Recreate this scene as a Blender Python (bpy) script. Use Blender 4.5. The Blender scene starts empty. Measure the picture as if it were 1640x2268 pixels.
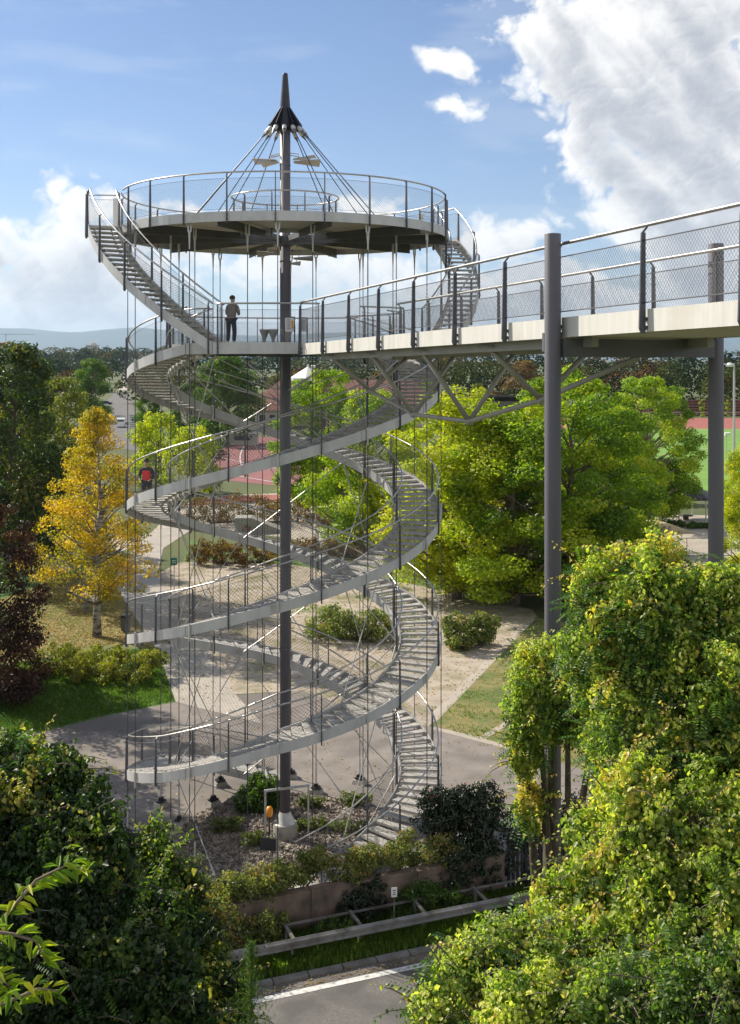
import bpy, math, random
import numpy as np
from mathutils import Vector, Matrix
random.seed(7)
RNG = np.random.default_rng(11)
C = bpy.context.scene.collection
sin, cos, pi = math.sin, math.cos, math.pi
rad = math.radians

# ---------------------------------------------------------------- survey
# level camera CZ above the plaza; these turn survey sightings (bearing, drop)
# into points on the ground, or at a known range
HZ, FL, CX0, CZ = 795.0, 2479.0, 820.0, 16.8
def G(X, Y, z=0.0):
    d = FL * (CZ - z) / (Y - HZ)
    return Vector(((X - CX0) * d / FL, d, z))
def R(X, Y, d):
    return Vector(((X - CX0) * d / FL, d, CZ - (Y - HZ) * d / FL))
TX, TY = -2.984, 39.35            # tower axis
DIR_SUN_AZ = rad(-56.0)           # bearing of the sun seen from the camera (left, behind the tower)
SUN_EL = rad(37.0)

# ---------------------------------------------------------------- helpers
def link(o, parent=None):
    C.objects.link(o)
    if parent: o.parent = parent
    return o
def tag(o, label=None, cat=None, group=None, kind=None):
    if label: o['label'] = label
    if cat: o['category'] = cat
    if group: o['group'] = group
    if kind: o['kind'] = kind
    return o
def empty(name, loc, rz=0.0):
    o = bpy.data.objects.new(name, None); o.location = loc; o.rotation_euler = (0, 0, rz)
    o.empty_display_size = 0.3
    return link(o)
class MB:
    def __init__(s): s.v, s.f, s.m = [], [], []
    def add(s, vs, fs, mi=0):
        n = len(s.v); s.v.extend(tuple(p) for p in vs)
        for f in fs: s.f.append(tuple(i + n for i in f)); s.m.append(mi)
        return s
    def box(s, c, size, rz=0.0, mi=0, M=None):
        hx, hy, hz = size[0]/2, size[1]/2, size[2]/2
        m = M or Matrix.Rotation(rz, 3, 'Z')
        vs = [Vector(c) + m @ Vector((x*hx, y*hy, z*hz)) for x in (-1,1) for y in (-1,1) for z in (-1,1)]
        return s.add(vs, [(0,1,3,2),(4,6,7,5),(0,4,5,1),(2,3,7,6),(0,2,6,4),(1,5,7,3)], mi)
    def bar(s, a, b, w, h, mi=0):           # rectangular bar from a to b
        a, b = Vector(a), Vector(b); d = b - a; L = d.length
        if L < 1e-6: return s
        x = d / L; up = Vector((0,0,1)) if abs(x.z) < .95 else Vector((1,0,0))
        y = up.cross(x).normalized(); z = x.cross(y)
        return s.box((a+b)/2, (L, w, h), mi=mi, M=Matrix((x, y, z)).transposed())
    def tube(s, pts, r, n=8, mi=0, closed=False, caps=True):
        P = [Vector(p) for p in pts]; N = len(P); base = len(s.v)
        rs = r if hasattr(r, '__len__') else [r]*N
        ref = None
        for i, p in enumerate(P):
            if closed: t = P[(i+1) % N] - P[i-1]
            else: t = P[min(i+1, N-1)] - P[max(i-1, 0)]
            t.normalize()
            if ref is None:
                ref = Vector((0,0,1)) if abs(t.z) < .9 else Vector((1,0,0))
            u = (ref - t*ref.dot(t))
            if u.length < 1e-4: u = Vector((1,0,0)) - t*t.x
            u.normalize(); w = t.cross(u); ref = u
            for k in range(n):
                a = 2*pi*k/n
                s.v.append(tuple(p + (u*cos(a) + w*sin(a))*rs[i]))
        for i in range(N if closed else N-1):
            j = (i+1) % N
            for k in range(n):
                k2 = (k+1) % n
                s.f.append((base+i*n+k, base+i*n+k2, base+j*n+k2, base+j*n+k)); s.m.append(mi)
        if caps and not closed:
            s.f.append(tuple(base+k for k in range(n))[::-1]); s.m.append(mi)
            s.f.append(tuple(base+(N-1)*n+k for k in range(n))); s.m.append(mi)
        return s
    def lathe(s, prof, c=(0,0,0), n=24, mi=0, cap=True):
        base = len(s.v); N = len(prof)
        for r, z in prof:
            for k in range(n):
                a = 2*pi*k/n
                s.v.append((c[0]+r*cos(a), c[1]+r*sin(a), c[2]+z))
        for i in range(N-1):
            for k in range(n):
                k2 = (k+1) % n
                s.f.append((base+i*n+k, base+i*n+k2, base+(i+1)*n+k2, base+(i+1)*n+k)); s.m.append(mi)
        if cap:
            s.f.append(tuple(base+k for k in range(n))[::-1]); s.m.append(mi)
            s.f.append(tuple(base+(N-1)*n+k for k in range(n))); s.m.append(mi)
        return s
    def prism(s, poly, z0, z1, mi=0):       # poly: list of (x, y)
        n = len(poly)
        vs = [(p[0], p[1], z0) for p in poly] + [(p[0], p[1], z1) for p in poly]
        fs = [tuple(range(n))[::-1], tuple(range(n, 2*n))]
        fs += [(i, (i+1) % n, n+(i+1) % n, n+i) for i in range(n)]
        return s.add(vs, fs, mi)
    def loft(s, rows, mi=0, closed=False):  # rows of equal-length sections (closed section loops)
        base = len(s.v); n = len(rows[0])
        for r in rows: s.v.extend(tuple(p) for p in r)
        N = len(rows)
        for i in range(N if closed else N-1):
            j = (i+1) % N
            for k in range(n):
                k2 = (k+1) % n
                s.f.append((base+i*n+k, base+j*n+k, base+j*n+k2, base+i*n+k2)); s.m.append(mi)
        if not closed:
            s.f.append(tuple(base+k for k in range(n))); s.m.append(mi)
            s.f.append(tuple(base+(N-1)*n+k for k in range(n))[::-1]); s.m.append(mi)
        return s
    def mesh(s, name, mats, smooth=False):
        me = bpy.data.meshes.new(name)
        me.from_pydata(s.v, [], s.f)
        for m in (mats if isinstance(mats, (list, tuple)) else [mats]): me.materials.append(m)
        if any(s.m): me.polygons.foreach_set('material_index', s.m)
        if smooth: me.polygons.foreach_set('use_smooth', [True]*len(s.f))
        me.update()
        import bmesh
        bm = bmesh.new(); bm.from_mesh(me)
        bmesh.ops.recalc_face_normals(bm, faces=bm.faces); bm.to_mesh(me); bm.free()
        return me
    def build(s, name, mats, parent=None, smooth=False, loc=None):
        o = bpy.data.objects.new(name, s.mesh(name, mats, smooth))
        if loc is not None: o.location = loc
        return link(o, parent)

# ---------------------------------------------------------------- materials
def newmat(name):
    m = bpy.data.materials.new(name); m.use_nodes = True
    nt = m.node_tree; nt.nodes.clear()
    out = nt.nodes.new('ShaderNodeOutputMaterial')
    return m, nt, out
def nd(nt, typ, **kw):
    n = nt.nodes.new(typ)
    for k, v in kw.items():
        if k in n.inputs and not hasattr(n, k): n.inputs[k].default_value = v
        else:
            try: setattr(n, k, v)
            except Exception: n.inputs[k].default_value = v
    return n
def ramp(nt, stops, interp='LINEAR'):
    n = nt.nodes.new('ShaderNodeValToRGB'); cr = n.color_ramp; cr.interpolation = interp
    while len(cr.elements) < len(stops): cr.elements.new(0.5)
    for e, (p, c) in zip(cr.elements, stops):
        e.position = p; e.color = (*c, 1) if len(c) == 3 else c
    return n
def mat(name, stops, scale=6.0, rough=0.6, metal=0.0, detail=6.0, bump=0.0, bscale=40.0, spec=0.5, stretch=(1,1,1), ttype='NOISE', rvar=0.0, layer2=None):
    m, nt, out = newmat(name); L = nt.links
    b = nd(nt, 'ShaderNodeBsdfPrincipled', Roughness=rough, Metallic=metal)
    b.inputs['Specular IOR Level'].default_value = spec
    geo = nd(nt, 'ShaderNodeNewGeometry')
    mp = nd(nt, 'ShaderNodeMapping'); mp.inputs['Scale'].default_value = stretch
    L.new(geo.outputs['Position'], mp.inputs['Vector'])
    if ttype == 'NOISE':
        t = nd(nt, 'ShaderNodeTexNoise', Scale=scale, Detail=detail); fac = t.outputs['Fac']
    else:
        t = nd(nt, 'ShaderNodeTexVoronoi', Scale=scale); sep = nd(nt, 'ShaderNodeSeparateColor')
        L.new(t.outputs['Color'], sep.inputs[0]); fac = sep.outputs[0]
    L.new(mp.outputs[0], t.inputs['Vector'])
    r = ramp(nt, stops); L.new(fac, r.inputs[0]); col = r.outputs[0]
    if layer2:                                # (scale, lo, hi, colour): patches
        t2 = nd(nt, 'ShaderNodeTexNoise', Scale=layer2[0], Detail=5.0)
        L.new(geo.outputs['Position'], t2.inputs['Vector'])
        mr = nd(nt, 'ShaderNodeMapRange'); mr.inputs[1].default_value = layer2[1]; mr.inputs[2].default_value = layer2[2]
        L.new(t2.outputs['Fac'], mr.inputs[0])
        mx = nd(nt, 'ShaderNodeMix', data_type='RGBA'); L.new(mr.outputs[0], mx.inputs[0])
        L.new(col, mx.inputs[6]); mx.inputs[7].default_value = (*layer2[3], 1); col = mx.outputs[2]
    L.new(col, b.inputs['Base Color'])
    if rvar:
        mr = nd(nt, 'ShaderNodeMapRange'); mr.inputs[3].default_value = rough-rvar; mr.inputs[4].default_value = rough+rvar
        L.new(fac, mr.inputs[0]); L.new(mr.outputs[0], b.inputs['Roughness'])
    if bump:
        t3 = nd(nt, 'ShaderNodeTexNoise', Scale=bscale, Detail=4.0); L.new(geo.outputs['Position'], t3.inputs['Vector'])
        bp = nd(nt, 'ShaderNodeBump', Strength=bump, Distance=0.02); L.new(t3.outputs['Fac'], bp.inputs['Height'])
        L.new(bp.outputs[0], b.inputs['Normal'])
    L.new(b.outputs[0], out.inputs[0])
    return m
def flat(name, col, rough=0.6, metal=0.0, var=0.12, scale=5.0, **kw):
    lo = tuple(c*(1-var) for c in col); hi = tuple(min(1, c*(1+var)) for c in col)
    return mat(name, [(0.3, lo), (0.7, hi)], scale, rough, metal, **kw)
def leafmat(name, stops, trans=0.4, rough=0.45, spec=0.35):
    m, nt, out = newmat(name); L = nt.links
    at = nd(nt, 'ShaderNodeAttribute', attribute_name='tint')
    r = ramp(nt, stops); L.new(at.outputs['Fac'], r.inputs[0])
    b = nd(nt, 'ShaderNodeBsdfPrincipled', Roughness=rough); b.inputs['Specular IOR Level'].default_value = spec
    L.new(r.outputs[0], b.inputs['Base Color'])
    g = nd(nt, 'ShaderNodeMix', data_type='RGBA', blend_type='MULTIPLY'); g.inputs[0].default_value = 1
    L.new(r.outputs[0], g.inputs[6]); g.inputs[7].default_value = (1.55, 1.95, 0.6, 1)
    tr = nd(nt, 'ShaderNodeBsdfTranslucent'); L.new(g.outputs[2], tr.inputs[0])
    mx = nd(nt, 'ShaderNodeMixShader'); mx.inputs[0].default_value = trans
    L.new(b.outputs[0], mx.inputs[1]); L.new(tr.outputs[0], mx.inputs[2]); L.new(mx.outputs[0], out.inputs[0])
    return m

M = {}
M['fascia'] = mat('galvanised_plate', [(0.25,(.42,.42,.43)),(0.5,(.50,.50,.50)),(0.75,(.55,.55,.54))], 2.2, .5, .2, detail=8, stretch=(1.4,1.4,.4), bump=.05, bscale=9, layer2=(1.6,.58,.85,(.36,.345,.32)))
M['bridge_fascia'] = mat('weathered_white_paint', [(0.3,(.54,.53,.50)),(0.6,(.62,.61,.58)),(0.8,(.66,.65,.63))], 2.6, .5, 0.0, stretch=(2.4,2.4,.22), detail=9, layer2=(1.1,.56,.8,(.50,.47,.41)))
M['tread'] = mat('tread_grey', [(0.3,(.33,.32,.295)),(0.6,(.45,.435,.405)),(0.8,(.52,.50,.46))], 3.0, .75, bump=.15, bscale=60)
M['post'] = flat('dark_grey_steel', (.085,.088,.105), .42, .25, .2, 3)
M['mast'] = mat('mast_paint', [(0.3,(.105,.10,.122)),(0.7,(.142,.137,.16))], 1.1, .48, 0.0, stretch=(4,4,.25), spec=.45, layer2=(1.5,.6,.8,(.10,.095,.11)))
M['mast_dark'] = flat('mast_head_paint', (.03,.032,.045), .4, .2, .2, 3)
M['steel'] = mat('brushed_stainless', [(0.3,(.40,.395,.385)),(0.7,(.52,.51,.49))], 8, .38, 1.0, rvar=.08)
M['wire'] = flat('stainless_wire', (.13,.13,.135), .5, .3, .1, 3)
M['cable'] = flat('dark_cable', (.055,.055,.06), .5, .3, .2, 6)
M['rod'] = flat('galvanised_rod', (.5,.5,.49), .45, .45, .12, 6)
M['soffit'] = mat('soffit_boards', [(0.3,(.45,.41,.35)),(0.7,(.60,.55,.47))], 3.0, .7, stretch=(1,9,1))
M['beam'] = flat('beam_grey', (.11,.11,.12), .55, .1, .2, 2)
M['concrete'] = mat('concrete_block', [(0.25,(.25,.24,.21)),(0.55,(.37,.355,.32)),(0.8,(.43,.41,.37))], 4.0, .85, bump=.3, bscale=30)
M['deck'] = mat('deck_boards', [(0.3,(.22,.2,.17)),(0.7,(.32,.3,.26))], 3, .8)
M['strut'] = flat('strut_paint', (.30,.29,.26), .5, .1, .12, 2)
M['vane'] = flat('vane_sheet', (.45,.42,.36), .5, .2, .1, 2)
M['black'] = flat('matt_black', (.025,.025,.028), .6, 0, .2, 8)
M['white'] = flat('white_enamel', (.72,.72,.7), .4, 0, .05, 4)
M['orange'] = flat('orange_glass', (.85,.33,.02), .3, 0, .08, 10)
M['bark'] = mat('bark', [(0.3,(.06,.045,.035)),(0.7,(.14,.11,.085))], 5, .9, stretch=(4,4,1), bump=.5, bscale=20)
M['birch_bark'] = mat('birch_bark', [(0.40,(.05,.045,.04)),(0.49,(.3,.28,.25)),(0.8,(.46,.44,.4))], 2.2, .8, stretch=(.8,.8,6), bump=.2)
M['plane_bark'] = mat('plane_bark', [(0.3,(.12,.09,.07)),(0.7,(.27,.21,.165))], 4, .85, stretch=(2,2,.8))

M['leaf_plane'] = leafmat('leaf_plane', [(0,(.075,.14,.02)),(0.35,(.165,.25,.022)),(0.7,(.33,.375,.026)),(1,(.50,.43,.025))], .5)
M['leaf_plane_y'] = leafmat('leaf_plane_yellow', [(0,(.18,.235,.02)),(0.4,(.35,.36,.02)),(0.75,(.52,.46,.022)),(1,(.62,.48,.025))], .52)
M['leaf_green'] = leafmat('leaf_green', [(0,(.035,.075,.018)),(0.5,(.085,.145,.024)),(1,(.20,.24,.03))], .48)
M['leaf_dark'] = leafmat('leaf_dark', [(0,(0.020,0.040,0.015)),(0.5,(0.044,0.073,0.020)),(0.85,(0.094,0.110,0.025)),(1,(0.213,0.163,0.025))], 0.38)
M['leaf_olive'] = leafmat('leaf_olive', [(0,(.06,.078,.018)),(0.5,(.15,.155,.03)),(1,(.30,.25,.04))], .48)
M['leaf_birch'] = leafmat('leaf_birch', [(0,(.14,.145,.02)),(0.35,(.36,.265,.025)),(0.7,(.62,.36,.022)),(1,(.74,.36,.02))], .45)
M['leaf_red'] = leafmat('leaf_burgundy', [(0,(.022,.012,.012)),(0.5,(.05,.022,.018)),(0.85,(.12,.04,.025)),(1,(.2,.08,.03))], .25)
M['leaf_russet'] = leafmat('leaf_russet', [(0,(0.078,0.058,0.026)),(0.5,(0.182,0.098,0.033)),(0.8,(0.260,0.117,0.026)),(1,(0.156,0.169,0.039))], 0.35)
M['leaf_vine'] = leafmat('leaf_vine', [(0,(.06,.11,.025)),(0.3,(.17,.235,.045)),(0.65,(.38,.42,.085)),(0.92,(.60,.58,.15)),(1,(.64,.46,.10))], .5, spec=.5)
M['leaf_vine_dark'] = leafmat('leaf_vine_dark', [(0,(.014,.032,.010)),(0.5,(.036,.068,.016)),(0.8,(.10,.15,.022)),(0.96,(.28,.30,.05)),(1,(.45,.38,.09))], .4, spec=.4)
M['leaf_robinia'] = leafmat('leaf_robinia', [(0,(0.041,0.095,0.030)),(0.5,(0.074,0.155,0.041)),(0.85,(0.149,0.230,0.041)),(1,(0.567,0.446,0.041))], 0.45)
M['leaf_ivy'] = leafmat('leaf_ivy', [(0,(.01,.022,.008)),(0.6,(.024,.042,.012)),(0.93,(.05,.07,.018)),(0.96,(.22,.03,.02)),(1,(.35,.03,.02))], .15, rough=.32, spec=.6)
M['leaf_hedge'] = leafmat('leaf_hedge', [(0,(0.061,0.081,0.027)),(0.5,(0.135,0.169,0.041)),(0.8,(0.270,0.257,0.081)),(1,(0.351,0.176,0.068))], 0.4)
M['leaf_far'] = leafmat('leaf_far', [(0,(.02,.036,.014)),(0.35,(.045,.065,.018)),(0.55,(.085,.10,.022)),(0.75,(.13,.105,.025)),(.9,(.13,.07,.033)),(1,(.10,.05,.03))], .06, rough=.95, spec=.0)
M['leaf_far_dark'] = leafmat('leaf_far_dark', [(0,(.022,.042,.018)),(0.5,(.045,.068,.022)),(.85,(.09,.10,.026)),(1,(.15,.12,.03))], .05, rough=.95, spec=.0)
M['pod'] = leafmat('seed_pod', [(0,(.04,.022,.014)),(1,(.10,.055,.03))], .1)
M['fluff'] = leafmat('seed_fluff', [(0,(.35,.33,.26)),(1,(.55,.53,.44))], .3)
M['grass'] = leafmat('grass_blade', [(0,(.05,.10,.015)),(0.6,(.13,.21,.028)),(1,(.28,.28,.06))], .42)
M['litter'] = leafmat('fallen_leaf', [(0,(.25,.13,.03)),(0.5,(.42,.28,.06)),(1,(.55,.42,.14))], .2)

M['ground'] = mat('field_ground', [(0.3,(.05,.075,.02)),(0.6,(.09,.11,.03)),(0.8,(.13,.12,.05))], .05, .95, layer2=(.9,.45,.7,(.10,.10,.035)))
M['lawn'] = mat('lawn_turf', [(0.3,(.045,.105,.014)),(0.55,(.075,.15,.02)),(0.8,(.11,.18,.03))], 2.5, .95, bump=.6, bscale=25, layer2=(.5,.5,.75,(.15,.16,.045)))
M['lawn_dry'] = mat('dry_turf', [(0.3,(.11,.14,.03)),(0.5,(.2,.18,.065)),(0.75,(.27,.215,.10))], 1.6, .95, bump=.6, bscale=25, layer2=(.35,.45,.65,(.08,.13,.025)))
M['asphalt'] = mat('old_asphalt', [(0.2,(.13,.115,.10)),(0.45,(.205,.18,.16)),(0.6,(.235,.207,.185)),(0.8,(.29,.26,.235))], .9, .9, detail=12, bump=.4, bscale=60, layer2=(.22,.48,.62,(.15,.135,.122)))
M['sand'] = mat('gravel_sand', [(0.25,(.27,.225,.175)),(0.5,(.375,.32,.255)),(0.75,(.45,.39,.315))], 1.3, .95, detail=10, bump=.4, bscale=40, layer2=(.4,.5,.7,(.20,.185,.10)))
M['pale'] = mat('pale_concrete', [(0.3,(.33,.29,.24)),(0.7,(.42,.375,.31))], .7, .9, bump=.1)
M['court'] = mat('red_court', [(0.3,(.20,.075,.075)),(0.7,(.27,.105,.1))], .6, .9)
M['track'] = flat('red_track', (.3,.095,.075), .9, 0, .15, .5)
M['pitch'] = mat('football_turf', [(0.35,(.12,.25,.028)),(0.65,(.17,.32,.04))], .15, .95, stretch=(.3,3,1), layer2=(.06,.45,.65,(.13,.25,.04)))
M['road'] = mat('road_asphalt', [(0.3,(.10,.095,.09)),(0.5,(.14,.132,.125)),(0.7,(.18,.17,.16))], 22, .9, detail=10, bump=.5, bscale=90, layer2=(.7,.46,.62,(.095,.09,.086)))
M['paint'] = mat('road_paint', [(0.32,(.22,.21,.20)),(0.42,(.5,.5,.48)),(0.7,(.68,.67,.64))], 7, .7, detail=12)
M['hill'] = mat('wooded_hill', [(0.3,(.03,.05,.02)),(0.6,(.05,.07,.025)),(0.75,(.09,.1,.04))], .004, .95)
M['wallstone'] = mat('retaining_wall', [(0.25,(.10,.07,.052)),(0.5,(.18,.125,.095)),(0.75,(.24,.18,.14))], 2.2, .9, stretch=(1,1,.35), detail=10, bump=.4, layer2=(1.3,.48,.66,(.07,.058,.045)))
M['kerbstone'] = flat('kerbstone', (.17,.16,.145), .9, 0, .3, 2.5)
M['rooftile'] = mat('clay_tile', [(0.3,(.16,.075,.06)),(0.7,(.24,.12,.095))], 1.5, .85)
M['render_wall'] = flat('wall_render', (.5,.46,.4), .9, 0, .1, .5)
M['glass'] = flat('dark_glazing', (.05,.06,.075), .15, 0, .2, 1)
M['darkroof'] = mat('felt_shingle', [(0.35,(.05,.05,.056)),(0.6,(.10,.098,.1)),(0.8,(.2,.185,.165))], 2.2, .85)
M['ochre'] = mat('ramp_concrete', [(0.3,(.37,.31,.18)),(0.7,(.48,.41,.27))], .9, .85)
M['fence'] = flat('fence_steel', (.13,.14,.14), .5, .4, .1, 4)
M['rail_zinc'] = mat('guard_rail_zinc', [(0.3,(.17,.165,.155)),(0.7,(.27,.26,.245))], 1.2, .55, .4, layer2=(2.5,.45,.7,(.10,.088,.072)))
M['green_sign'] = flat('green_sign', (.01,.19,.12), .5, 0, .05, 4)
M['graffiti'] = mat('graffiti_paint', [(0.36,(.34,.3,.25)),(0.42,(.05,.09,.05)),(0.5,(.3,.08,.04)),(0.58,(.4,.34,.26)),(0.64,(.06,.13,.10)),(0.72,(.42,.37,.3))], 1.7, .8, detail=1.5)
# ---------------------------------------------------------------- setting: ground and surfaces
def sheet(name, pts, z, m, extra=None):
    me = MB(); me.add([(p[0], p[1], z) for p in pts], [tuple(range(len(pts)))])
    o = me.build(name, m)
    tag(o, kind='structure'); return o
def gp(pix): return [G(X, Y) for X, Y in pix]
ld = Vector((cos(rad(21.5)), sin(rad(21.5)), 0))         # direction of the road
ln = Vector((-ld.y, ld.x, 0))                              # away from the camera
def RD(s, n):  # road frame: s along, n metres beyond the white edge line
    return Vector((-0.5, 30.2, 0)) + ld*s + ln*n
sheet('ground', [(-16000,-300),(16000,-300),(16000,26000),(-16000,26000)], 0.0, M['ground'])
sheet('lawn', gp([(-700,1760),(110,1618),(250,1583),(388,1556),(352,1448),(282,1340),(245,1288),(150,1262),(-500,1320)]), .004, M['lawn'])
sheet('dry_lawn', gp([(-100,1500),(90,1482),(300,1470),(352,1452),(282,1340),(245,1288),(215,1265),(150,1275),(-60,1350)]), .008, M['lawn_dry'])
sheet('back_lawn', gp([(400,1262),(640,1262),(900,1300),(1640,1330),(1640,1290),(900,1262),(420,1195)]), .004, M['lawn'])
sheet('gravel_square', gp([(349,1271),(400,1245),(640,1250),(860,1285),(1000,1310),(1180,1350),(1190,1366),(950,1610),(800,1577),(668,1530),(520,1538),(400,1556)]), .008, M['sand'])
plaza = [RD(-40,2.9), RD(45,2.9)] + [G(1500,1760), G(1350,1716), G(1121,1654), G(970,1614), G(800,1575), G(668,1530), G(520,1540), G(388,1556), G(250,1583), G(110,1618), G(-700,1760)]
sheet('asphalt_plaza', plaza, .012, M['asphalt'])
sheet('right_lawn', gp([(1186,1368),(1560,1440),(1600,1800),(1121,1654),(955,1606)]), .014, M['lawn_dry'])
sheet('stone_strip', gp([(1174,1368),(1188,1370),(966,1600),(940,1596)]), .018, M['pale'])
sheet('stone_edge', gp([(962,1610),(1060,1633),(1140,1588),(1152,1592),(1075,1638),(1180,1668),(1176,1674),(960,1617)]), .02, M['pale'])
# paver path with a real paving pattern
def pavers():
    m, nt, out = newmat('path_pavers'); L = nt.links
    geo = nd(nt, 'ShaderNodeNewGeometry'); mp = nd(nt, 'ShaderNodeMapping'); mp.inputs['Rotation'].default_value = (0,0,rad(28))
    L.new(geo.outputs['Position'], mp.inputs[0])
    br = nd(nt, 'ShaderNodeTexBrick', Scale=2.2); br.inputs['Color1'].default_value = (.50,.45,.385,1); br.inputs['Color2'].default_value = (.40,.365,.315,1)
    br.inputs['Mortar'].default_value = (.17,.155,.13,1); br.inputs['Mortar Size'].default_value = .03
    L.new(mp.outputs[0], br.inputs[0])
    n = nd(nt, 'ShaderNodeTexNoise', Scale=.6, Detail=5.0); L.new(geo.outputs['Position'], n.inputs[0])
    mr = nd(nt, 'ShaderNodeMapRange'); mr.inputs[3].default_value = .75; mr.inputs[4].default_value = 1.2; L.new(n.outputs[0], mr.inputs[0])
    mx = nd(nt, 'ShaderNodeMix', data_type='RGBA', blend_type='MULTIPLY'); mx.inputs[0].default_value = 1
    L.new(br.outputs[0], mx.inputs[6]); L.new(mr.outputs[0], mx.inputs[7])
    b = nd(nt, 'ShaderNodeBsdfPrincipled', Roughness=.85); L.new(mx.outputs[2], b.inputs[0]); L.new(b.outputs[0], out.inputs[0])
    return m
M['pavers'] = pavers()
sheet('path', gp([(390,1556),(352,1448),(282,1340),(245,1288),(300,1212),(345,1170),(430,1170),(362,1215),(349,1271),(375,1317),(515,1531),(580,1604)]), .024, M['pavers'])
sheet('side_path', gp([(60,1262),(190,1196),(325,1184),(318,1204),(228,1236),(150,1268)]), .016, M['pavers'])
sheet('skate_plaza', gp([(345,1172),(430,1170),(640,1192),(900,1262),(1200,1240),(1430,1300),(2200,1330),(2200,1150),(1420,1140),(900,1085),(640,1092),(480,1098),(380,1125)]), .02, M['pale'])
sheet('terracotta_edge', gp([(400,1122),(480,1100),(660,1094),(660,1108),(500,1116)]), .028, M['track'])
sheet('court', gp([(476,1062),(470,1000),(545,968),(760,968),(800,1078),(632,1078)]), .024, M['court'])
sheet('sports_field', gp([(1380,1085),(2300,1095),(2300,952),(1380,948)]), .024, M['pitch'])
sheet('running_track', gp([(1000,948),(2300,952),(2300,926),(1000,926)]), .028, M['track'])
sheet('parking_road', gp([(196,985),(310,1000),(296,905),(288,866),(262,866),(214,905)]), .03, M['road'])
sheet('far_path', gp([(262,864),(286,864),(277,832),(270,832)]), .034, M['pale'])
# court lines and pitch lines
mb = MB()
def ground_line(mb, pix, w, z):
    P = [G(*p) for p in pix]
    for a, b in zip(P, P[1:]):
        d = (b-a).normalized(); n = Vector((-d.y, d.x, 0))*w/2
        mb.add([(q.x, q.y, z) for q in (a+n, a-n, b-n, b+n)], [(0,1,2,3)])
ground_line(mb, [(482,1046),(640,1074)], .25, .030)
arc = [(560 - 28*sin(a), 1015 - 34*cos(a)) for a in np.linspace(.2, 2.9, 14)]
ground_line(mb, arc, .22, .032)
ground_line(mb, [(476,1010),(560,1030),(700,1050)], .22, .034)
ground_line(mb, [(520,982),(640,1000)], .3, .036)
tag(mb.build('court_marking', M['paint']), kind='structure')
mb = MB(); ground_line(mb, [(1470,989),(1600,996),(1900,1010)], .35, .032)
ground_line(mb, [(1400,952),(2000,955)], .3, .034)
tag(mb.build('field_marking', M['paint']), kind='structure')
# road by the bottom of the picture
def strip(name, n0, n1, z, m, s0=-60, s1=70):
    return sheet(name, [RD(s0,n0), RD(s1,n0), RD(s1,n1), RD(s0,n1)], z, m)
strip('road', -9.5, .55, .02, M['road'])
strip('road_edge_line', -.11, .11, .028, M['paint'])
strip('road_centre_line', -6.0, -5.88, .028, M['paint'])
k = MB()
for s0 in np.arange(-40, 46, 1.0):
    c = RD(s0+.49, .68); k.box((c.x, c.y, .03+random.uniform(-.008,.008)), (.96, .22+random.uniform(-.03,.03), .13), rad(21.5))
tag(k.build('kerb', M['kerbstone']), kind='structure')
strip('verge', .80, 2.85, .045, M['lawn'])
# mountains: a height field kilometres away
def mountains():
    nx, ny = 300, 26
    xs = np.linspace(-13000, 13000, nx); ys = np.linspace(17000, 25000, ny)
    prof = np.interp(xs/20000*FL+CX0, [-700,-200,0,60,120,170,230,290,420,560,700,900,1100,1300,1500,1700,2000,2400],
                     [712,714,711,716,718,719,713,708,716,722,716,722,716,712,716,720,716,714])
    ridge = (HZ-prof)*20500/FL
    X, Yg = np.meshgrid(xs, ys)
    t = np.clip((Yg-17000)/3600, 0, 1); t = t*t*(3-2*t)
    nz = np.zeros_like(X)
    for o in range(6):
        f = 2**o; ph = RNG.uniform(0, 7, 4)
        nz += (np.sin(X*.0005*f+ph[0]+1.3*np.sin(Yg*.00034*f+ph[1]))*np.cos(Yg*.0004*f+ph[2]+.9*np.sin(X*.00028*f+ph[3])))/f**1.1
    far = np.clip((Yg-21500)/2200, 0, 1)
    Z = t*ridge[None,:]*(.82+.055*nz)*(1-.1*far) + t*22*nz
    v = np.stack([X, Yg, Z], -1).reshape(-1, 3); f = []
    for j in range(ny-1):
        for i in range(nx-1):
            a = j*nx+i; f.append((a, a+1, a+nx+1, a+nx))
    me = bpy.data.meshes.new('mountains'); me.from_pydata(v.tolist(), [], f); me.materials.append(M['hill'])
    me.polygons.foreach_set('use_smooth', [True]*len(f))
    tag(link(bpy.data.objects.new('mountains', me)), kind='structure')
mountains()

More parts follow.
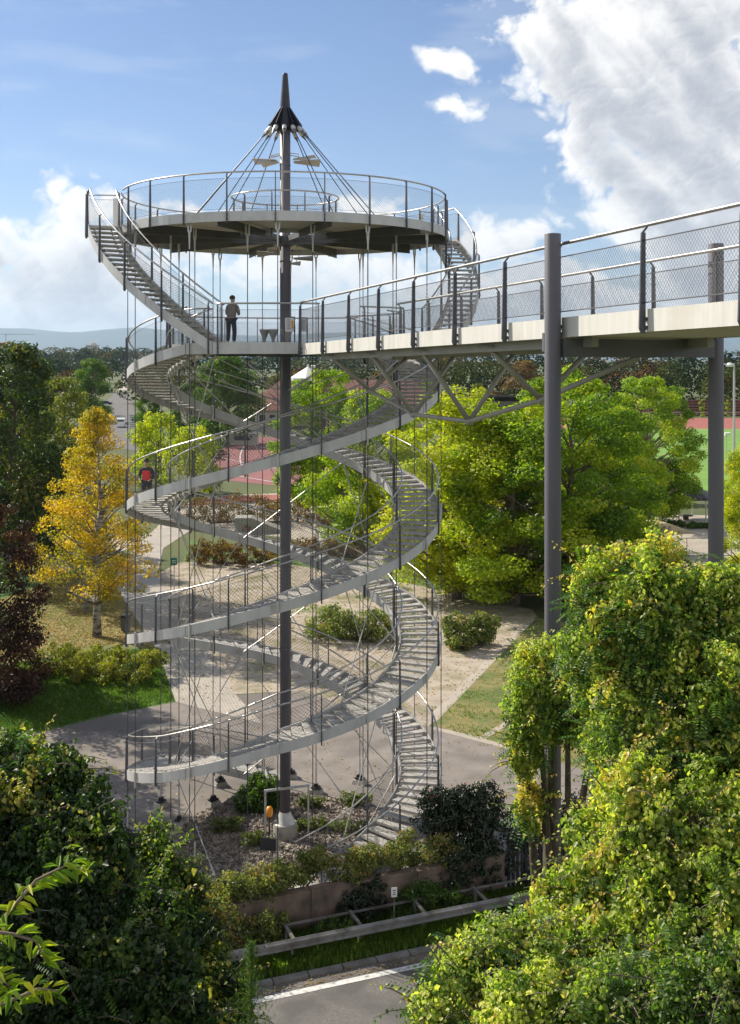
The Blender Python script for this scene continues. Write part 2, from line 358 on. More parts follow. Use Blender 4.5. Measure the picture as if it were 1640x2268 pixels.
# ---------------------------------------------------------------- tower
def g_z(psi):     # centre height of the stringers, relative to the camera, along one descending flight
    return float(np.interp(psi, [30,65,90,120,180,270,360,390,450,540,582,630,660,716],
                           [.23,-.42,-.95,-1.72,-3.22,-5.45,-7.68,-8.5,-9.95,-11.95,-13.3,-14.55,-15.1,-16.75]))
RO, RI = 5.43, 4.06
def pol(phi, r, z):   # phi in degrees: 0 towards the camera, 90 to the left
    a = rad(phi); return Vector((-r*sin(a), -r*cos(a), z))
tower = empty('stair_tower', (TX, TY, 0))
tag(tower, 'grey steel double spiral stair tower hung on cables from one tall mast', 'tower')
PLAT = CZ + .41; TOP = CZ + 4.44
TREADS, POSTS = [], []
def wires(mb, path, h0, h1, w, hh, th, tri=False):
    # diamond mesh stretched along a polyline path [(pos, outward normal)] between heights h0..h1 over the path
    P = np.array([p[0] for p in path], float); N = np.array([p[1] for p in path], float)
    seg = np.linalg.norm(np.diff(P[:, :2], axis=0), axis=1); S = np.concatenate([[0], np.cumsum(seg)])
    nc = max(2, int(S[-1]/(w/2))); nr = max(2, int(round((h1-h0)/(hh/2))))
    s = np.linspace(0, S[-1], nc+1)
    B = np.stack([np.interp(s, S, P[:, k]) for k in range(3)], -1)
    NN = np.stack([np.interp(s, S, N[:, k]) for k in range(3)], -1)
    A0, A1, An = [], [], []
    for j in range(nr):
        za, zb = h0+(h1-h0)*j/nr, h0+(h1-h0)*(j+1)/nr
        for i in range(nc):
            if (i+j) % 2 == 0: A0.append(B[i]+[0,0,za]); A1.append(B[i+1]+[0,0,zb])
            else: A0.append(B[i+1]+[0,0,za]); A1.append(B[i]+[0,0,zb])
            An.append(NN[i])
    A0, A1, An = map(np.array, (A0, A1, An))
    T = A1-A0; T /= np.linalg.norm(T, axis=1)[:, None]
    Bn = np.cross(T, An); Bn /= np.linalg.norm(Bn, axis=1)[:, None]
    n = len(A0); base = len(mb.v)
    if tri:
        offs = [Bn*th/2 - An*th*.3, -Bn*th/2 - An*th*.3, An*th*.55]
        V = np.concatenate([A0+o for o in offs] + [A1+o for o in offs])
        mb.v.extend(map(tuple, V.tolist())); I = np.arange(n)+base
        for a, b in ((0,1),(1,2),(2,0)):
            mb.f.extend(zip((I+a*n).tolist(), (I+b*n).tolist(), (I+(3+b)*n).tolist(), (I+(3+a)*n).tolist()))
            mb.m.extend([0]*n)
    else:
        V = np.concatenate([A0+Bn*th/2, A0-Bn*th/2, A1-Bn*th/2, A1+Bn*th/2])
        mb.v.extend(map(tuple, V.tolist())); I = np.arange(n)+base
        mb.f.extend(zip(I.tolist(), (I+n).tolist(), (I+2*n).tolist(), (I+3*n).tolist())); mb.m.extend([0]*n)
    for h in (h0, h1):
        mb.tube([p[0]+np.array([0,0,h]) for p in path], .006, 5)
def quick(mb, name, m, parent):    # large wire meshes skip the normal recalculation
    me = bpy.data.meshes.new(name); me.from_pydata(mb.v, [], mb.f); me.materials.append(m); me.update()
    return link(bpy.data.objects.new(name, me), parent)
def post_mesh(name, inward, side, drop=.34, h=1.17, off=.04):
    # flat tapered plate bolted to the outside of the stringer, with a bent tip carrying the handrail
    b = MB(); w = .026
    sec = [(-drop, .05, .06), (-drop+.08, .05, .095), (0.12, .05, .085), (h-.12, .05, .055), (h, .05, .05)]
    rows = []
    for z, o, dpt in sec:
        rr = off
        rows.append([(-w/2, -(side)-rr*inward+dpt/2, z), (w/2, -(side)-rr*inward+dpt/2, z), (w/2, -(side)-rr*inward-dpt/2, z), (-w/2, -(side)-rr*inward-dpt/2, z)])
    b.loft(rows)
    b.bar((0, -(side)-off*inward, h-.02), (0, -(side)+.05*inward, h+.055), .02, .03)
    for z in (-.2, -.08): b.box((0, -side-off*.3*inward, z), (.05, .05, .045))
    return b.mesh(name, M['post'])
PM = {}
def add_posts(r, phis, zf, inward):
    key = (round(r, 2), inward)
    if key not in PM: PM[key] = post_mesh('railing_post', inward, r)
    for p in phis:
        z = zf(p); q = pol(p, r, z); d = TY+q.y
        POSTS.append((1/d + (.0005 if inward > 0 else 0), PM[key], p, z))
def flight(zf, p0, p1, ri, ro, dstep, sgn=1, rail_over=0, both=True, post_phase=14.0, mesh_w=.12):
    # zf(phi) walking height; a flight from p0 to p1 degrees
    fl = MB(); ph = np.arange(p0, p1+.01, 3.0 if abs(p1-p0) > 100 else 2.0)
    par = empty('stair_flight', (0,0,0)); par.parent = tower
    for r, t in ((ro, .03), (ri, -.03)):
        b = MB(); rows = []
        for p in ph:
            z = zf(p); zl = max(z-.24, .03)
            rows.append([pol(p, r, z+.08), pol(p, r+t, z+.08), pol(p, r+t, zl), pol(p, r, zl)])
        b.loft(rows)
        for p in ph[::10]: b.box(pol(p, r+t*1.3, zf(p)-.08), (.004,.03,.3), -rad(p))
        b.build('stringer', M['fascia'], par)
    # handrails, mesh, posts
    for r, ins in ((ro, 1), (ri, -1)):
        rr = r - ins*.05
        h = MB(); h.tube([pol(p, rr, zf(p)+1.22) for p in np.arange(p0, p1+.01, 1.4)], .027, 10); h.build('handrail', M['steel'], par, smooth=True)
        w = MB(); wires(w, [(np.array(pol(p, rr+ins*.03, zf(p))), np.array(pol(p, 1, 0))) for p in ph], .12, 1.04, mesh_w, mesh_w, .0058)
        quick(w, 'wire_mesh', M['wire'], par)
        pp = [p for p in np.arange(math.ceil((p0-post_phase)/30)*30+post_phase, p1, 30.0)] if abs(p1-p0) > 100 else list(np.linspace(p0+1, p1-1, 5))
        add_posts(r, pp, zf, ins)
    # treads
    n = int(round((p1-p0)/dstep)); dphi = (p1-p0)/n
    for i in range(n):
        p = p0 + (i+.5)*dphi; z = zf(p)
        q = pol(p, (ri+ro)/2, z); d = TY+q.y
        TREADS.append(((CZ-z+1.5 if CZ > z else 1.2)/d**2, par, p, z, ri, ro, dphi))
    return par
zA = lambda p: CZ + g_z(p) + .16
zB = lambda p: CZ + g_z(p-180) + .16
FA = flight(zA, 30, 712, RI, RO, 4.7)
FB = flight(zB, 210, 892, RI, RO, 4.7)
zC = lambda p: PLAT + (p-14)*.072
zD = lambda p: TOP - (p-247)*.0672
FC = flight(zC, 14, 70, 5.80, 6.75, 2.35, mesh_w=.08)
FD = flight(zD, 247, 307, 5.80, 6.75, 2.5, mesh_w=.08)
# treads: the 100 that show largest stand alone, the others are one part
TM = {}
def tread_mesh(ri, ro, dphi):
    key = (ri, round(dphi, 3))
    if key in TM: return TM[key]
    b = MB(); a = rad(abs(dphi))*.47
    def wedge(r0, r1, a0, a1, z0, z1):
        pts = []
        for a_, r in ((a0, r0+.03), (a0, r1-.03), (a1, r1-.03), (a1, r0+.03)): pts.append((-r*sin(a_), -r*cos(a_)))
        b.prism(pts, z0, z1)
    wedge(ri, ro, -a, a, -.035, 0.0)
    wedge(ri, ro, a-.004, a, -.075, -.035)
    b.box((0, -(ri+.2), -.07), (.3, .05, .07)); b.box((0, -(ro-.2), -.07), (.3, .05, .07))
    TM[key] = b.mesh('tread', M['tread']); return TM[key]
TREADS.sort(key=lambda t: -t[0])
rest = MB()
for i, (a, par, p, z, ri, ro, dphi) in enumerate(TREADS):
    me = tread_mesh(ri, ro, dphi)
    if i < 100:
        o = bpy.data.objects.new('tread', me); o.location = (0,0,z); o.rotation_euler = (0,0,-rad(p)); link(o, par)
    else:
        mt = Matrix.Translation((0,0,z)) @ Matrix.Rotation(-rad(p), 4, 'Z')
        rest.add([mt @ v.co for v in me.vertices], [tuple(f.vertices) for f in me.polygons])
tag(rest.build('stair_treads', M['tread'], tower), kind='stuff')

# middle platform
def sector(b, r0, r1, p0, p1, z0, z1, step=3.0, mi=0):
    ph = np.linspace(p0, p1, max(2, int(abs(p1-p0)/step)+1)); rows = []
    for p in ph: rows.append([pol(p, r0, z1), pol(p, r1, z1), pol(p, r1, z0), pol(p, r0, z0)])
    b.loft(rows, mi, closed=False)
mid = empty('middle_platform', (0,0,0)); mid.parent = tower
b = MB(); sector(b, .3, RI-.02, 0, 360, PLAT-.06, PLAT)
sector(b, RI-.02, RO, 300, 390, PLAT-.06, PLAT); sector(b, RI-.02, RO, 118, 209, PLAT-.06, PLAT); sector(b, RO, 6.76, -20, 13.8, PLAT-.06, PLAT)
b.build('deck', M['deck'], mid)
b = MB()
sector(b, 6.76, 6.79, -20, 13.8, PLAT-.26, PLAT+.08); sector(b, RO, RO+.03, 14, 30, PLAT-.26, PLAT+.08)
sector(b, RO, RO+.03, 300, 340, PLAT-.26, PLAT+.08); sector(b, RO, RO+.03, 118, 209, PLAT-.26, PLAT+.08)
sector(b, RI-.03, RI, 30, 118, PLAT-.26, PLAT+.08); sector(b, RI-.03, RI, 209, 300, PLAT-.26, PLAT+.08)
b.build('fascia', M['fascia'], mid)
b = MB()
for k in range(12): 
    b.bar(pol(30*k+8, .2, PLAT-.2), pol(30*k+8, RI-.05, PLAT-.2), .1, .22)
b.build('floor_beam', M['beam'], mid)
def railing(par, r, p0, p1, z, ins, phis, closed=False, mw=.08, h=1.22):
    ph = np.linspace(p0, p1, max(3, int(abs(p1-p0)/3)+1)); rr = r - ins*.05
    t = MB(); t.tube([pol(p, rr, z+h) for p in np.linspace(p0, p1, max(4, int(abs(p1-p0)/1.4)))], .027, 10); t.build('handrail', M['steel'], par, smooth=True)
    w = MB(); wires(w, [(np.array(pol(p, rr+ins*.03, z)), np.array(pol(p, 1, 0))) for p in ph], .1, 1.03, mw, mw, .0050)
    quick(w, 'wire_mesh', M['wire'], par)
    add_posts(r, phis, lambda p: z, ins)
railing(mid, 6.76, -13, 13, PLAT, 1, [-12.5, 12.5])
railing(mid, RO, 311, 330, PLAT, 1, [312, 329])
railing(mid, RO, 120, 208, PLAT, 1, list(range(122, 209, 14)))
railing(mid, RI, 33, 118, PLAT, 1, list(range(35, 118, 16)))
railing(mid, RI, 211, 297, PLAT, 1, list(range(213, 297, 16)))
# top ring platform
ring = empty('ring_platform', (0,0,0)); ring.parent = tower
RR, RH = 5.67, 1.83
b = MB(); sector(b, RH, RR-.02, 0, 360, TOP-.05, TOP); 
sector(b, RR, 6.75, 70, 79, TOP-.05, TOP); sector(b, RR, 6.75, 238, 247, TOP-.05, TOP)
b.build('deck', M['soffit'], ring)
b = MB(); sector(b, RR, RR+.03, 0, 360, TOP-.27, TOP+.03, 2.5); sector(b, RH-.03, RH, 0, 360, TOP-.2, TOP+.03, 5)
b.build('fascia', M['fascia'], ring)
for k in range(10):
    p = 36*k+17; b = MB()
    for o in (-.05, .05):
        pass
    a0, a1 = pol(p, .24, TOP-.22), pol(p, RR-.03, TOP-.17)
    t = Vector((cos(rad(p)), -sin(rad(p)), 0))*.035; th = Vector((cos(rad(p)), -sin(rad(p)), 0))*.008
    up, dn = Vector((0,0,.12)), Vector((0,0,-.22))
    b.loft([[a0+up*.6-th, a0+up*.6+th, a0+dn*.4+th, a0+dn*.4-th], [a1+up-th, a1+up+th, a1+dn+th, a1+dn-th]])
    b.loft([[a0+dn*.4-t, a0+dn*.4+t, a0+dn*.4+t-Vector((0,0,.015)), a0+dn*.4-t-Vector((0,0,.015))], [a1+dn-t, a1+dn+t, a1+dn+t-Vector((0,0,.015)), a1+dn-t-Vector((0,0,.015))]])
    b.build('radial_beam', M['beam'], ring)
railing(ring, RR, 78, 247, TOP, 1, [p for p in np.arange(-1.4, 359, 15.0) if 80 < p < 240])
railing(ring, RR, 247, 430, TOP, 1, [p % 360 for p in np.arange(-1.4+255, 430, 15.0) if p < 428])
railing(ring, RH, 0, 360, TOP, -1, list(range(10, 360, 36)))
for p in (79, 238):     # landing barriers at the heads of the upper stairs
    t = MB(); t.tube([pol(p, RR+.1, TOP+1.15), pol(p, 6.72, TOP+1.15)], .022, 8); t.build('handrail', M['steel'], ring, smooth=True)
    w = MB(); wires(w, [(np.array(pol(p, RR+.1, TOP)), np.array(pol(p+90, 1, 0))), (np.array(pol(p, 6.7, TOP)), np.array(pol(p+90, 1, 0)))], .1, 1.0, .08, .08, .0045)
    quick(w, 'wire_mesh', M['wire'], ring)
    lp, hp = (70, 79) if p == 79 else (238, 247)
    b = MB(); sector(b, 6.75, 6.78, lp, hp, TOP-.24, TOP+.08); b.build('fascia', M['fascia'], ring)
    railing(ring, 6.75, lp, hp, TOP, 1, [lp if p == 238 else hp])
    b = MB(); q = pol(p, RR+.12, TOP+.55); b.box(q, (.03, .22, 1.0), -rad(p)); b.build('gate_panel', M['white'], ring)
# posts: the 100 nearest one by one
POSTS.sort(key=lambda t: -t[0]); rest = MB()
for i, (a, me, p, z) in enumerate(POSTS):
    if i < 100:
        o = bpy.data.objects.new('railing_post', me); o.location = (0,0,z); o.rotation_euler = (0,0,-rad(p)); link(o, tower)
    else:
        mt = Matrix.Translation((0,0,z)) @ Matrix.Rotation(-rad(p), 4, 'Z')
        rest.add([mt @ v.co for v in me.vertices], [tuple(f.vertices) for f in me.polygons])
if rest.v: tag(rest.build('railing_posts', M['post'], tower), kind='stuff')
# mast
HUB = CZ + 8.15
b = MB(); b.lathe([(.185, .5), (.185, HUB+.3)], n=28)
for z in np.arange(3.2, HUB, 3.4): b.lathe([(.19, z), (.192, z+.01), (.192, z+.05), (.19, z+.06)], n=28, cap=False)
mast = b.build('mast', M['mast'], tower, smooth=False)
me = mast.data; me.polygons.foreach_set('use_smooth', [len(p.vertices) == 4 for p in me.polygons])
b = MB(); b.lathe([(.19, HUB+.25), (.175, HUB+.8), (.095, CZ+10.0), (.08, CZ+10.05)], n=20)
b.build('mast_tip', M['mast_dark'], mast, smooth=False)
b = MB()
for k in range(12):
    p = 30*k-1.5; t = Vector((cos(rad(p)), -sin(rad(p)), 0))*.014
    A = [pol(p, .17, HUB+.72), pol(p, .6, HUB+.06), pol(p, .55, HUB-.12), pol(p, .17, HUB-.1)]
    b.loft([[q-t for q in A], [q+t for q in A]])
b.lathe([(.30, HUB-.05), (.36, HUB+.0), (.2, HUB+.55)], n=24)
b.build('stay_head', M['mast_dark'], mast)
b = MB(); b.lathe([(.4, TOP-.42), (.4, TOP-.14)], n=24); b.lathe([(.19, TOP-.5), (.42, TOP-.36), (.42, TOP-.34)], n=24)
b.build('hub_collar', M['beam'], mast)
b = MB(); b.lathe([(.62, PLAT-.34), (.62, PLAT-.1)], n=24); b.build('hub_collar', M['beam'], mast)
b = MB(); b.lathe([(.42, 0.0), (.42, .46), (.40, .5)], n=28); b.build('concrete_base', M['concrete'], tower)
b = MB(); b.lathe([(.38, .5), (.34, .53), (.2, .86), (.19, .9)], n=24, cap=False); b.build('mast_foot', M['rod'], mast, smooth=True)
# stays
b0 = MB(); 
def stay_mesh():
    b = MB(); a, c = pol(0, .56, HUB-.06), pol(0, 3.65, TOP+.05); d = (c-a).normalized()
    b.tube([a, a+d*.06, a+d*.2, a+d*.36, a+d*.4], [.05, .075, .07, .03, .018], 8)
    b.tube([a+d*.38, c-d*.3], .017, 6)
    b.tube([c-d*.32, c-d*.28, c-d*.1, c], [.018, .035, .05, .03], 8)
    b.box(c, (.05, .12, .12))
    return b
sm = stay_mesh().mesh('stay_cable', M['mast_dark'])
for k in range(12):
    o = bpy.data.objects.new('stay_cable', sm); o.rotation_euler = (0,0,-rad(30*k-1.5)); link(o, tower)
    s = MB(); a, c = pol(0, .56, HUB-.06), pol(0, 3.65, TOP+.05); d = (c-a).normalized()
    if k == 0:
        s.tube([a-d*.05, a+d*.02, a+d*.16, a+d*.34], [.04, .082, .076, .034], 10); SK = s.mesh('clevis', M['rod'])
    e = bpy.data.objects.new('clevis', SK); link(e, o)
# hangers: 12 outer, 12 inner, with a fork at the top, clamps at each stringer and a turnbuckle at the foot
def levels(phi, r):
    out = []
    for zf, lo, hi in ((zA, 30, 712), (zB, 210, 892)):
        for kk in range(4):
            p = phi % 360 + 360*kk
            if lo <= p <= hi: out.append(zf(p))
    return out
for r, ph0, rtop in ((RO+.07, -2.0, TOP-.3), (RI-.07, 13.0, TOP-.3)):
    for k in range(12):
        p = 30*k + ph0
        b = MB(); foot = .42
        b.tube([pol(p, r, foot), pol(p, r, rtop-.45)], .0145, 6)
        par = b.build('hanger_cable', M['cable'], tower)
        f = MB(); f.tube([pol(p, r, rtop-.75), pol(p, r, rtop-.35), pol(p, r, rtop-.2)], [.02, .034, .045], 8)
        q = Vector((cos(rad(p)), -sin(rad(p)), 0))
        for s_ in (-.045, .045): f.bar(pol(p, r, rtop-.22)+q*s_, pol(p, r, rtop+.12)+q*s_*1.4, .02, .05)
        f.build('fork_end', M['rod'], par)
        for z in levels(p, r):
            if z > .9:
                c = MB(); c.tube([pol(p, r, -.42), pol(p, r, -.2), pol(p, r, .1), pol(p, r, .14)], [.024, .034, .034, .02], 8); c.box(pol(p, (r+(RO if r > 5 else RI))/2, -.05), (.05, .09, .2), -rad(p))
                c.build('cable_clamp', M['rod'], par, loc=(0, 0, z))
        t = MB(); t.tube([pol(p, r, .36), pol(p, r, .5), pol(p, r, .95), pol(p, r, 1.1)], [.04, .03, .03, .02], 8)
        t.build('turnbuckle', M['rod'], par)
FM = None
for r, ph0 in ((RO+.07, -2.0), (RI-.07, 13.0)):
    for k in range(12):
        p = 30*k + ph0
        if FM is None:
            b = MB()
            b.loft([[(-.26,-.2,0),(.26,-.2,0),(.26,.2,0),(-.26,.2,0)], [(-.22,-.15,.2),(.22,-.15,.2),(.22,.15,.16),(-.22,.15,.16)]]); FM = b.mesh('footing', M['concrete'])
            b = MB(); b.box((0,0,.225), (.36,.24,.05)); b.box((0,0,.31), (.16,.09,.14)); b.tube([(-.13,0,.25),(-.13,0,.33)], .025, 6); b.tube([(.13,0,.25),(.13,0,.33)], .025, 6)
            FK = b.mesh('anchor_plate', M['black'])
        o = bpy.data.objects.new('footing', FM); o.location = pol(p, r, 0.012); o.rotation_euler = (0,0,-rad(p)); link(o, tower)
        e = bpy.data.objects.new('anchor_plate', FK); link(e, o)
# diagonal bracing rods on the inner hexagon
RB = 3.93
def lvls(phi): 
    return [CZ + g_z(q) for q in (phi, phi+180, phi+360, phi+540) if 30 <= q <= 716]
for p in (30, 90, 150, 210, 270):
    la = [CZ+g_z(q) for q in (p % 180 + 180*i for i in range(4)) if q >= 30][:5]
    lb = [z - 1.45 for z in la]
    for i in range(-1, 4):
        za0 = la[i] if i >= 0 else None
        for (pa, z1, pb, z2) in ((p, la[i] if i >= 0 else PLAT-.3, p+60, lb[i+1] if i+1 < len(lb) else .1), (p+60, lb[i] if i >= 0 else PLAT-.3, p, la[i+1] if i+1 < len(la) else .1)):
            z1, z2 = max(z1, .1), max(z2, .1)
            if z1 - z2 < .8 or (i == -1 and z1-z2 < 1.2): continue
            a, c = pol(pa, RB, z1), pol(pb, RB, z2); d = (c-a).normalized(); b = MB()
            b.tube([a+d*.1, a+d*.2, a+d*.55, a+d*.6, c-d*.6, c-d*.55, c-d*.2, c-d*.1], [.018,.034,.03,.016,.016,.03,.034,.018], 6)
            b.build('brace_rod', M['rod'], tower)
# under-platform stays fanning from the mast collar
for k in range(6):
    p = 60*k+30; b = MB(); b.tube([pol(p, .25, PLAT-1.5), pol(p, RI-.1, PLAT-.35)], .02, 6); b.build('brace_rod', M['rod'], tower)
# wind vanes on the mast
def vane(z, p, L, w0, w1, tilt, arm=.35, off=0):
    b = MB(); a = pol(p, .18, z+.25); c = pol(p, arm+.2, z+.18); b.tube([a, c, pol(p, arm+.2, z)], .016, 6)
    X = pol(p, 1, 0).normalized(); Yv = Vector((X.y, -X.x, 0)); Zv = Vector((0,0,1))
    N = (Zv*cos(tilt) + Yv*sin(tilt)); S = Yv*cos(tilt) - Zv*sin(tilt)
    o = pol(p, arm, z) + Yv*off
    def q(x, s, h=0): return o + X*x + S*s + N*h
    for sg in (1, -1):
        top = [q(0, 0, .05), q(L, .02*sg, .10), q(L*.93, sg*w1, -.03), q(0, sg*w0, 0)]
        b.loft([top, [t_-N*.012 for t_ in top]])
    return b.build('wind_vane', M['vane'], mast)
for i, (z, p, L, w0, w1, tl, ar, of) in enumerate([(6.98,92,.85,.08,.26,.25,.3,0),(6.9,70,.7,.06,.24,-.3,.35,.1),(6.95,118,.8,.06,.22,.3,.3,0),(6.92,-88,.95,.06,.27,-.35,.3,0),(6.98,-62,.85,.06,.24,.3,.35,0),
        (3.7,80,.6,.06,.22,.4,.4,0),(3.52,-80,.7,.04,.14,-.3,.3,0),(3.35,-100,.35,.05,.1,.3,.2,0)]):
    vane(CZ+z, p, L, w0, w1, tl, ar, of)

# ---------------------------------------------------------------- footbridge
bu = Vector((.340, -.940, 0)).normalized(); bn = Vector((-bu.y, bu.x, 0))
BW = 2.9
def BR(t, w, z):      # t along from the tower, w across from the near edge, z above the deck there
    return Vector((-1.91, 32.0, 0)) + bu*t + bn*w + Vector((0, 0, CZ + .42 + .0155*t + z))
bridge = empty('footbridge', BR(0, 1.45, -17.2)); bridge.location.z = 0
tag(bridge, 'pale grey steel footbridge with stainless handrails running right from the stair tower', 'footbridge')
def bpart(mb, name, m, smooth=False, parent=None, q=False):
    mb.v = [tuple(Vector(v) - bridge.location) for v in mb.v]
    return quick(mb, name, m, bridge) if q else mb.build(name, m, parent or bridge, smooth)
T1 = 27.0; ts = np.linspace(-.15, T1, 40)
for w0, w1 in ((-.03, .0), (BW, BW+.03)):
    b = MB(); b.loft([[BR(t, w0, .02), BR(t, w1, .02), BR(t, w1, -.30), BR(t, w0, -.30)] for t in ts]); 
    bpart(b, 'fascia', M['bridge_fascia'])
b = MB(); b.loft([[BR(t, 0, -.02), BR(t, BW, -.02), BR(t, BW, -.09), BR(t, 0, -.09)] for t in ts]); bpart(b, 'deck', M['deck'])
b = MB(); b.loft([[BR(t, .12, -.10), BR(t, BW-.12, -.10), BR(t, BW-.3, -.30), BR(t, .3, -.30)] for t in ts]); bpart(b, 'soffit', M['soffit'])
b = MB()
for w in (.35, BW-.35):
    b.loft([[BR(t, w-.06, -.3), BR(t, w+.06, -.3), BR(t, w+.06, -.46), BR(t, w-.06, -.46)] for t in np.linspace(.8, 15.2, 20)])
bpart(b, 'girder', M['strut'])
b = MB()
sec = [(-.32, .05), (-.25, .082), (.1, .07), (1.02, .05), (1.1, .045)]
rows = [[(-.014, .02, z), (.014, .02, z), (.014, -d_, z), (-.014, -d_, z)] for z, d_ in sec]
b.loft(rows); b.bar((0,-.03,1.09), (0,.05,1.185), .02, .03); b.box((0,.03,-.12), (.06,.06,.05)); b.box((0,.03,-.24), (.06,.06,.05))
for z in (.11, .99): b.tube([(-.05,-.01,z),(.05,-.01,z)], .014, 6)
BP = b.mesh('railing_post', M['post'])
ang = math.atan2(bu.y, bu.x)
for i in range(13):
    for w, fl in ((-.075, 0), (BW+.075, pi)):
        o = bpy.data.objects.new('railing_post', BP); o.location = BR(14.78 if i == 7 else i*2.15, w, 0) - bridge.location
        o.rotation_euler = (0, 0, ang + fl); link(o, bridge)
for w, s_ in ((.0, 1), (BW, -1)):
    b = MB(); b.tube([BR(t, w-.03*s_, 1.21) for t in ts], .03, 10)
    for t in np.arange(3.1, T1, 6.4): b.tube([BR(t, w-.03*s_, 1.21), BR(t+.12, w-.03*s_, 1.21)], .0315, 10)
    bpart(b, 'handrail', M['steel'], True)
    b = MB(); wires(b, [(np.array(BR(t, w-.075*s_, 0)), np.array(bn)) for t in np.linspace(.05, 24, 30)], .11, .99, .066, .08, .0042, True)
    b.tube([BR(t, w-.075*s_, .99) for t in ts], .009, 6); b.tube([BR(t, w-.075*s_, .11) for t in ts], .009, 6)
    bpart(b, 'wire_mesh', M['wire'], q=True)
# under-slung truss
TN = [(-1.65, .02), (1.65, -.885), (4.83, -1.387), (8.1, -1.386), (11.4, -.80), (14.7, .02)]
def chord(i):
    t, z = TN[i]; p = BR(t, BW/2, 0); p.z = CZ + z; return p
b = MB(); b.tube([chord(i) for i in range(6)], .05, 10); bpart(b, 'bottom_chord', M['strut'], True)
for i in range(1, 5):
    t = TN[i][0]; n_ = chord(i)
    for w in (.3, BW-.3):
        b = MB(); e = BR(t, w, -.36); b.tube([n_, e], .058, 10); b.bar(e+bu*-.3, e+bu*.3, .16, .03); bpart(b, 'strut', M['strut'], True)
    b = MB(); b.lathe([(.0, -.09), (.09, -.06), (.09, .06), (.0, .09)], n_, 12, cap=False); bpart(b, 'node', M['strut'], True)
pil = []
for w, t in ((-.22, 14.85), (BW+.32, 14.45)):
    p = BR(t, w, 0); b = MB(); b.lathe([(.132, 0.0), (.132, CZ+2.0), (.128, CZ+2.01)], (p.x, p.y, 0), 28)
    for z in (2.2, 6.0, 9.6): b.lathe([(.134, z), (.134, z+.03)], (p.x, p.y, 0), 28, cap=False)
    o = bpart(b, 'pillar', M['mast']); me = o.data; me.polygons.foreach_set('use_smooth', [len(q.vertices) == 4 for q in me.polygons]); pil.append(p)
b = MB(); a, c = BR(14.88, -.1, -.47), BR(14.47, BW+.2, -.47); b.bar(a, c, .2, .30); bpart(b, 'cross_beam', M['beam'])
b = MB(); q = BR(14.85, -.22, -.38); b.box(q - bu*.14 + bn*.02, (.06, .24, .3), ang); bpart(b, 'bracket', M['mast'])
# ---------------------------------------------------------------- leaves
def leaf_obj(name, P, N, size, tint, m, parent=None, aspect=.55, fold=.18, droop=None, shape='kite'):
    P = np.asarray(P, np.float32); N = np.asarray(N, np.float32); n = len(P)
    size = np.broadcast_to(np.asarray(size, np.float32), (n,))[:, None]
    N = N/np.maximum(np.linalg.norm(N, axis=1), 1e-6)[:, None]
    if droop is None:
        A = RNG.normal(size=(n, 3)).astype(np.float32)
    else:
        A = droop + RNG.normal(size=(n, 3)).astype(np.float32)*.45
    T = A - N*np.sum(A*N, 1)[:, None]; T /= np.maximum(np.linalg.norm(T, axis=1), 1e-6)[:, None]
    B = np.cross(N, T)
    if shape == 'kite':
        V = np.stack([P - T*size*.5, P + B*size*aspect*.5 + N*size*fold - T*size*.08, P + T*size*.5 - N*size*.06, P - B*size*aspect*.5 + N*size*fold - T*size*.08], 1)
        F = np.array([[0,1,2],[0,2,3]]); k = 4
    else:   # six-cornered leaf with a bent tip
        V = np.stack([P - T*size*.5, P - T*size*.22 + B*size*aspect*.46 + N*size*fold, P + T*size*.16 + B*size*aspect*.40 + N*size*fold*.8,
                      P + T*size*.52 - N*size*.16, P + T*size*.16 - B*size*aspect*.40 + N*size*fold*.8, P - T*size*.22 - B*size*aspect*.46 + N*size*fold], 1)
        F = np.array([[0,1,2],[0,2,3],[0,3,4],[0,4,5]]); k = 6
    nf = len(F)
    V = V.reshape(-1, 3)
    I = (F[None] + (np.arange(n)*k)[:, None, None]).reshape(-1)
    me = bpy.data.meshes.new(name)
    me.vertices.add(len(V)); me.vertices.foreach_set('co', V.ravel())
    me.loops.add(len(I)); me.loops.foreach_set('vertex_index', I.astype(np.int32))
    me.polygons.add(n*nf)
    me.polygons.foreach_set('loop_start', np.arange(0, n*nf*3, 3, dtype=np.int32))
    me.polygons.foreach_set('loop_total', np.full(n*nf, 3, dtype=np.int32))
    at = me.attributes.new('tint', 'FLOAT', 'FACE')
    at.data.foreach_set('value', np.repeat(np.clip(tint, 0, 1).astype(np.float32), nf))
    me.materials.append(m); me.update(calc_edges=True)
    return link(bpy.data.objects.new(name, me), parent)
def sph(n):
    v = RNG.normal(size=(n, 3)); return v/np.linalg.norm(v, axis=1)[:, None]
def clump_leaves(clumps, n, upbias=.5, shell=.45):
    # clumps: list of (centre, radii3, tint base); leaves through each, denser near its surface
    w = np.array([c[1][0]*c[1][1] + c[1][0]*c[1][2] for c in clumps]); w = w/w.sum()
    idx = RNG.choice(len(clumps), n, p=w)
    Cc = np.array([c[0] for c in clumps])[idx]; Rr = np.array([c[1] for c in clumps])[idx]; tb = np.array([c[2] for c in clumps])[idx]
    d = sph(n); r = np.where(RNG.random(n) < .75, RNG.normal(1-.12, .14, n), RNG.random(n)**.5*(1-shell)+shell*.5)
    r = np.clip(r, .05, 1.28)
    P = Cc + d*Rr*r[:, None]
    N = d*.9 + np.array([0,0,upbias]) + RNG.normal(size=(n, 3))*.55
    return P, N, np.clip(tb + RNG.normal(0, .16, n) + (r-.9)*.1, 0, 1), r
